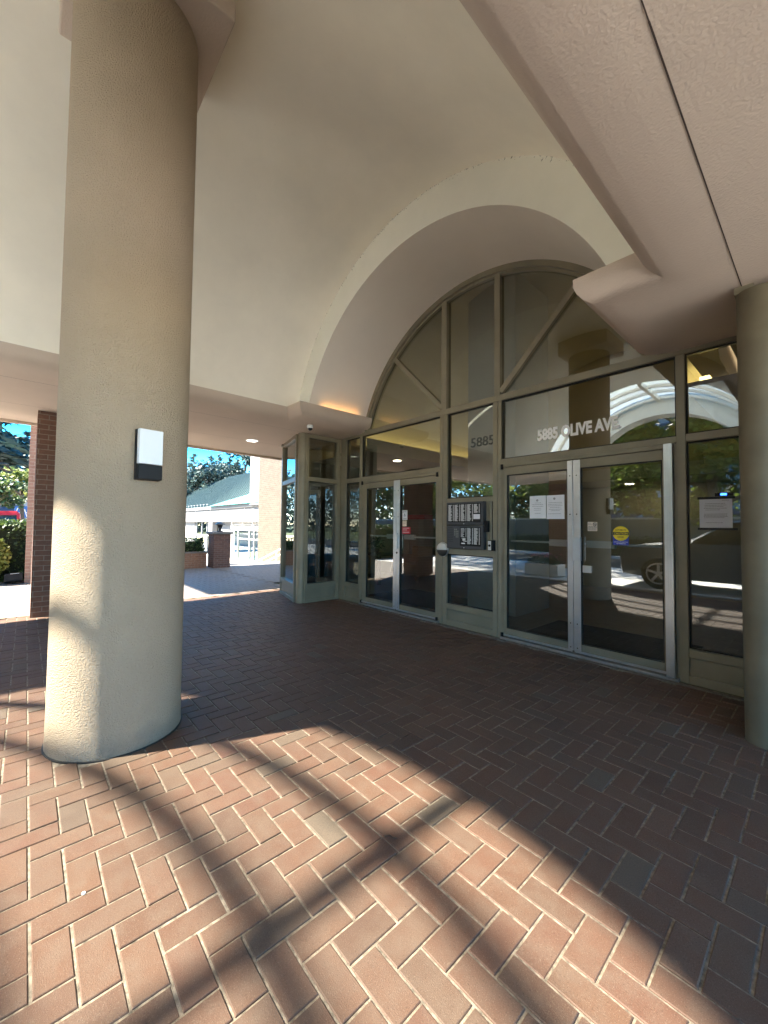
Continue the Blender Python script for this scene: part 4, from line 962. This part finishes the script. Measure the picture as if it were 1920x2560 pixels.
WW = thing('street_wall', 'long white low wall behind the street hedge', 'wall', (-6, -15.5, 0))
part(MB().box(-30, 14, -16.2, -15.9, 0, 1.9), 'wall', m_panel, WW); part(MB().box(-30, 14, -16.25, -15.85, 1.902, 2.0), 'coping', m_conc, WW)
AT = thing('apartment_tower', 'blue-grey apartment tower across the street seen only in the glass', 'building', (-12, -62, 0))
part(MB().box(-34, -4, -75, -60, 0, 38), 'wall', m_tower2, AT)
wn = MB()
for i in range(12):
    for j in range(11): wn.box(-33.2+i*2.45, -31.4+i*2.45, -59.99, -59.93, 2+j*3.2, 4.1+j*3.2)
part(wn, 'window', m_towerg, AT, fix=False)
PL = thing('flower_planter', 'low pale planter of pink flowers near the driveway, reflected in the door', 'planter', (-5.6, -1.9, 0))
part(MB().box(-6.1, -5.1, -2.6, -2.1, 0, .34), 'tub', m_conc, PL, bevel=.02)
pts = np.random.rand(420, 3)*np.array([.9, .42, .22])+np.array([-6.05, -2.56, .34]); V, F = leaf_cloud(pts, .08); numpy_mesh('leaves', V, F, m_hedge, PL)
pts = np.random.rand(60, 3)*np.array([.9, .42, .12])+np.array([-6.05, -2.56, .52]); V, F = leaf_cloud(pts, .06, 0, 1, .9); numpy_mesh('flowers', V, F, m_flower, PL)

# ------------------------------------------------------------------ cars
def car(name, label, loc, rot, stations, paint, wheels, wr, cabin, cat='car', rail=.05):
    """stations: (x, half width, z sill, z belt, z roof, roof half width); built nose at -x"""
    T = thing(name, label, cat, loc); R = Matrix.Translation(Vector(loc)) @ Matrix.Rotation(rot, 4, 'Z')
    def W(p): return tuple(R @ Vector(p))
    P = []
    for x, hw, zs, zb, zr, rw in stations:
        sec = [(hw*.90, zs), (hw, zs+.14), (hw, zs+(zb-zs)*.6), (hw*.965, zb), (rw, zr-rail if zr > zb+.1 else zb+.01), (rw*.86, zr)]
        P += [W((x, y, z)) for y, z in sec]+[W((x, -y, z)) for y, z in sec[::-1]]
    n = 12; body = MB(); win = MB(); Fs = []; Wf = []
    for i in range(len(stations)-1):
        for k in range(n-1):
            f = (i*n+k, i*n+k+1, (i+1)*n+k+1, (i+1)*n+k)
            (Wf if (k in (3, 7) and cabin[0] <= i < cabin[1]) else Fs).append(f)
        Fs.append((i*n+11, i*n, (i+1)*n, (i+1)*n+11))
    Fs += [tuple(range(n)), tuple((len(stations)-1)*n+k for k in range(n-1, -1, -1))]
    body.add(P, Fs); part(body, 'body', paint, T, smooth=True); wins = [MB().add(P, [f for f in Wf if f[0] % n == kk]) for kk in (3, 7)]; [part(w_, 'side_window', m_carglass, T, fix=False) for w_ in wins]
    for wx in wheels:
        for s in (-1, 1):
            hw = stations[len(stations)//2][1]; c = W((wx, s*(hw-.10), wr)); a = R.to_3x3() @ Vector((0, s, 0))
            ty = MB(); ty.tube([Vector(c)-a*.11, Vector(c)-a*.09, Vector(c)+a*.09, Vector(c)+a*.115], [wr*.9, wr, wr, wr*.9], 28)
            o = part(ty, 'wheel', m_tyre, T, smooth=True)
            rm = MB(); vx = R.to_3x3() @ Vector((1, 0, 0)); cv_ = Vector(c)+a*.112
            for kk in range(5):
                t = 2*pi*kk/5+.3; dv_ = vx*cos(t)+Vector((0, 0, 1))*sin(t); rm.bar(cv_+dv_*wr*.08, cv_+dv_*wr*.66, .055, .03, up=tuple(a))
            rm.tube([cv_-a*.02, cv_+a*.012], [wr*.17, wr*.15], 16)
            for kk in range(24):
                t0, t1 = 2*pi*kk/24, 2*pi*(kk+1)/24; rm.bar(cv_+(vx*cos(t0)+Vector((0,0,1))*sin(t0))*wr*.66, cv_+(vx*cos(t1)+Vector((0,0,1))*sin(t1))*wr*.66, .03, .05, up=tuple(a))
            part(rm, 'rim', m_alu, o)
    return T
suv = [(-2.30,.72,.42,.80,.82,.60),(-2.22,.86,.30,.92,.95,.66),(-1.75,.91,.26,1.00,1.05,.70),(-1.10,.92,.25,1.06,1.10,.72),(-.80,.92,.25,1.08,1.20,.70),(-.15,.93,.25,1.08,1.60,.64),(.25,.93,.25,1.08,1.68,.64),
       (1.2,.93,.25,1.10,1.68,.64),(1.85,.92,.26,1.12,1.60,.62),(2.25,.88,.32,1.10,1.16,.62),(2.32,.80,.45,.9,.95,.6)]
car('dark_suv', 'dark graphite SUV in the driveway, reflected in the glass', (-1.25, -2.95, -.016), 0., suv, m_carG, (-1.42, 1.42), .36, (4, 8))
jeep = [(-2.1,.70,.5,1.0,1.02,.6),(-2.0,.80,.42,1.12,1.14,.66),(-.75,.82,.40,1.18,1.2,.70),(-.70,.82,.40,1.18,1.25,.72),(-.45,.82,.40,1.18,1.78,.72),(1.8,.82,.40,1.18,1.82,.72),(1.88,.82,.42,1.16,1.72,.74),(1.92,.80,.45,1.0,1.1,.7)]
car('red_jeep', 'red boxy jeep parked behind the hedge at far left', (-20.2, -2.05, -.022), pi/2, jeep, m_carR, (-1.3, 1.25), .38, (3, 5), 'car', .15)
sed = [(-2.2,.7,.4,.7,.72,.6),(-2.1,.84,.28,.80,.83,.66),(-1.0,.88,.25,.92,.95,.7),(-.75,.88,.25,.93,1.0,.7),(-.1,.88,.25,.95,1.38,.6),(.8,.88,.25,.95,1.40,.6),(1.6,.87,.26,.97,1.05,.62),(2.15,.82,.3,.95,.98,.6),(2.2,.75,.45,.8,.85,.55)]
car('white_car', 'white saloon car parked beyond the red jeep', (-22.6, -1.1, -.022), pi/2, sed, m_carW, (-1.35, 1.35), .32, (3, 6))
BN = thing('blue_banner', 'bright blue banner with white letter shapes on a far fence', 'banner', (-26.2, .2, 0))
part(MB().box(-26.22, -26.18, -.42, 1.2, 1.62, 2.18), 'cloth', m_banner, BN)
bs = MB()
for k in range(9):
    y = -.36+k*.17; bs.obox((-26.172, y, 1.90+.05*sin(k*2.3)), (.002, 0, 0), (0, .018, 0), (0, .05*cos(k*1.7), .19)); bs.obox((-26.172, y+.07, 1.85+.08*sin(k*1.3)), (.002, 0, 0), (0, .06, .03*sin(k)), (0, 0, .018))
part(bs, 'white_marks', m_text, BN)
for y in (-.4, 1.15): part(MB().box(-26.28, -26.22, y-.03, y+.03, 0, 2.25), 'post', m_steel, BN)
KB = thing('pale_house', 'pale building with wide windows beyond the car park at far left', 'building', (-31, -1, 0))
part(MB().box(-34, -31, -5, 1.6, 0, 2.75), 'wall', m_tower2, KB); part(MB().box(-34.3, -30.7, -5.3, 1.9, 2.752, 2.95), 'roof', m_panel, KB)
for y in (-4.4, -2.9, -1.4, .1): part(MB().box(-30.995, -30.96, y, y+1.1, 1.1, 2.3), 'window', m_towerg, KB)

# ------------------------------------------------------------------ light
sdir = Vector((-.375, -.88, 1.)).normalized(); el = math.asin(sdir.z)
W = bpy.data.worlds.new('World'); SC.world = W; W.use_nodes = True; nt = W.node_tree; bg = nt.nodes['Background']
sky = nd(nt, 'ShaderNodeTexSky'); sky.sky_type = 'NISHITA'; sky.sun_disc = False; sky.sun_elevation = el; sky.sun_rotation = atan2(sdir.x, sdir.y)
sky.air_density = .70; sky.dust_density = .05; sky.ozone_density = 3.0; sky.altitude = 100
hs = nd(nt, 'ShaderNodeHueSaturation', Saturation=1.5); L(nt, sky.outputs[0], hs.inputs['Color']); L(nt, mixcol(nt, 1., hs.outputs[0], (1.12, .87, .72), 'MULTIPLY'), bg.inputs[0]); bg.inputs[1].default_value = .085
sl_ = bpy.data.lights.new('sun', 'SUN'); sl_.energy = 2.45; sl_.angle = radians(1.1); sl_.color = (1., .92, .79)
so = bpy.data.objects.new('sun', sl_); C.objects.link(so); so.rotation_euler = sdir.to_track_quat('Z', 'Y').to_euler()

# ------------------------------------------------------------------ camera
cam = bpy.data.cameras.new('camera'); cam.sensor_fit = 'HORIZONTAL'; cam.sensor_width = 36; cam.lens = 36*995.14/1920; cam.clip_start = .02; cam.clip_end = 2000
co_ = bpy.data.objects.new('camera', cam); C.objects.link(co_); SC.camera = co_
yaw, pit, rol = radians(48.051), .0348, .0103
fw = Vector((-sin(yaw)*cos(pit), cos(yaw)*cos(pit), sin(pit))); rt = Vector((cos(yaw), sin(yaw), 0)); up = rt.cross(fw)
r2 = rt*cos(rol)+up*sin(rol); u2 = -rt*sin(rol)+up*cos(rol); b2 = -fw
co_.matrix_world = Matrix(((r2.x, u2.x, b2.x, 0), (r2.y, u2.y, b2.y, 0), (r2.z, u2.z, b2.z, 1.4), (0, 0, 0, 1)))
vs = SC.view_settings; vs.view_transform = 'Standard'; vs.look = 'None'; vs.exposure = 4.27; vs.gamma = 1; vs.use_curve_mapping = False
cy = SC.cycles; cy.max_bounces = 12; cy.diffuse_bounces = 6; cy.glossy_bounces = 6; cy.transparent_max_bounces = 16; cy.sample_clamp_indirect = 6
cy.caustics_reflective = False; cy.caustics_refractive = False; cy.use_denoising = True
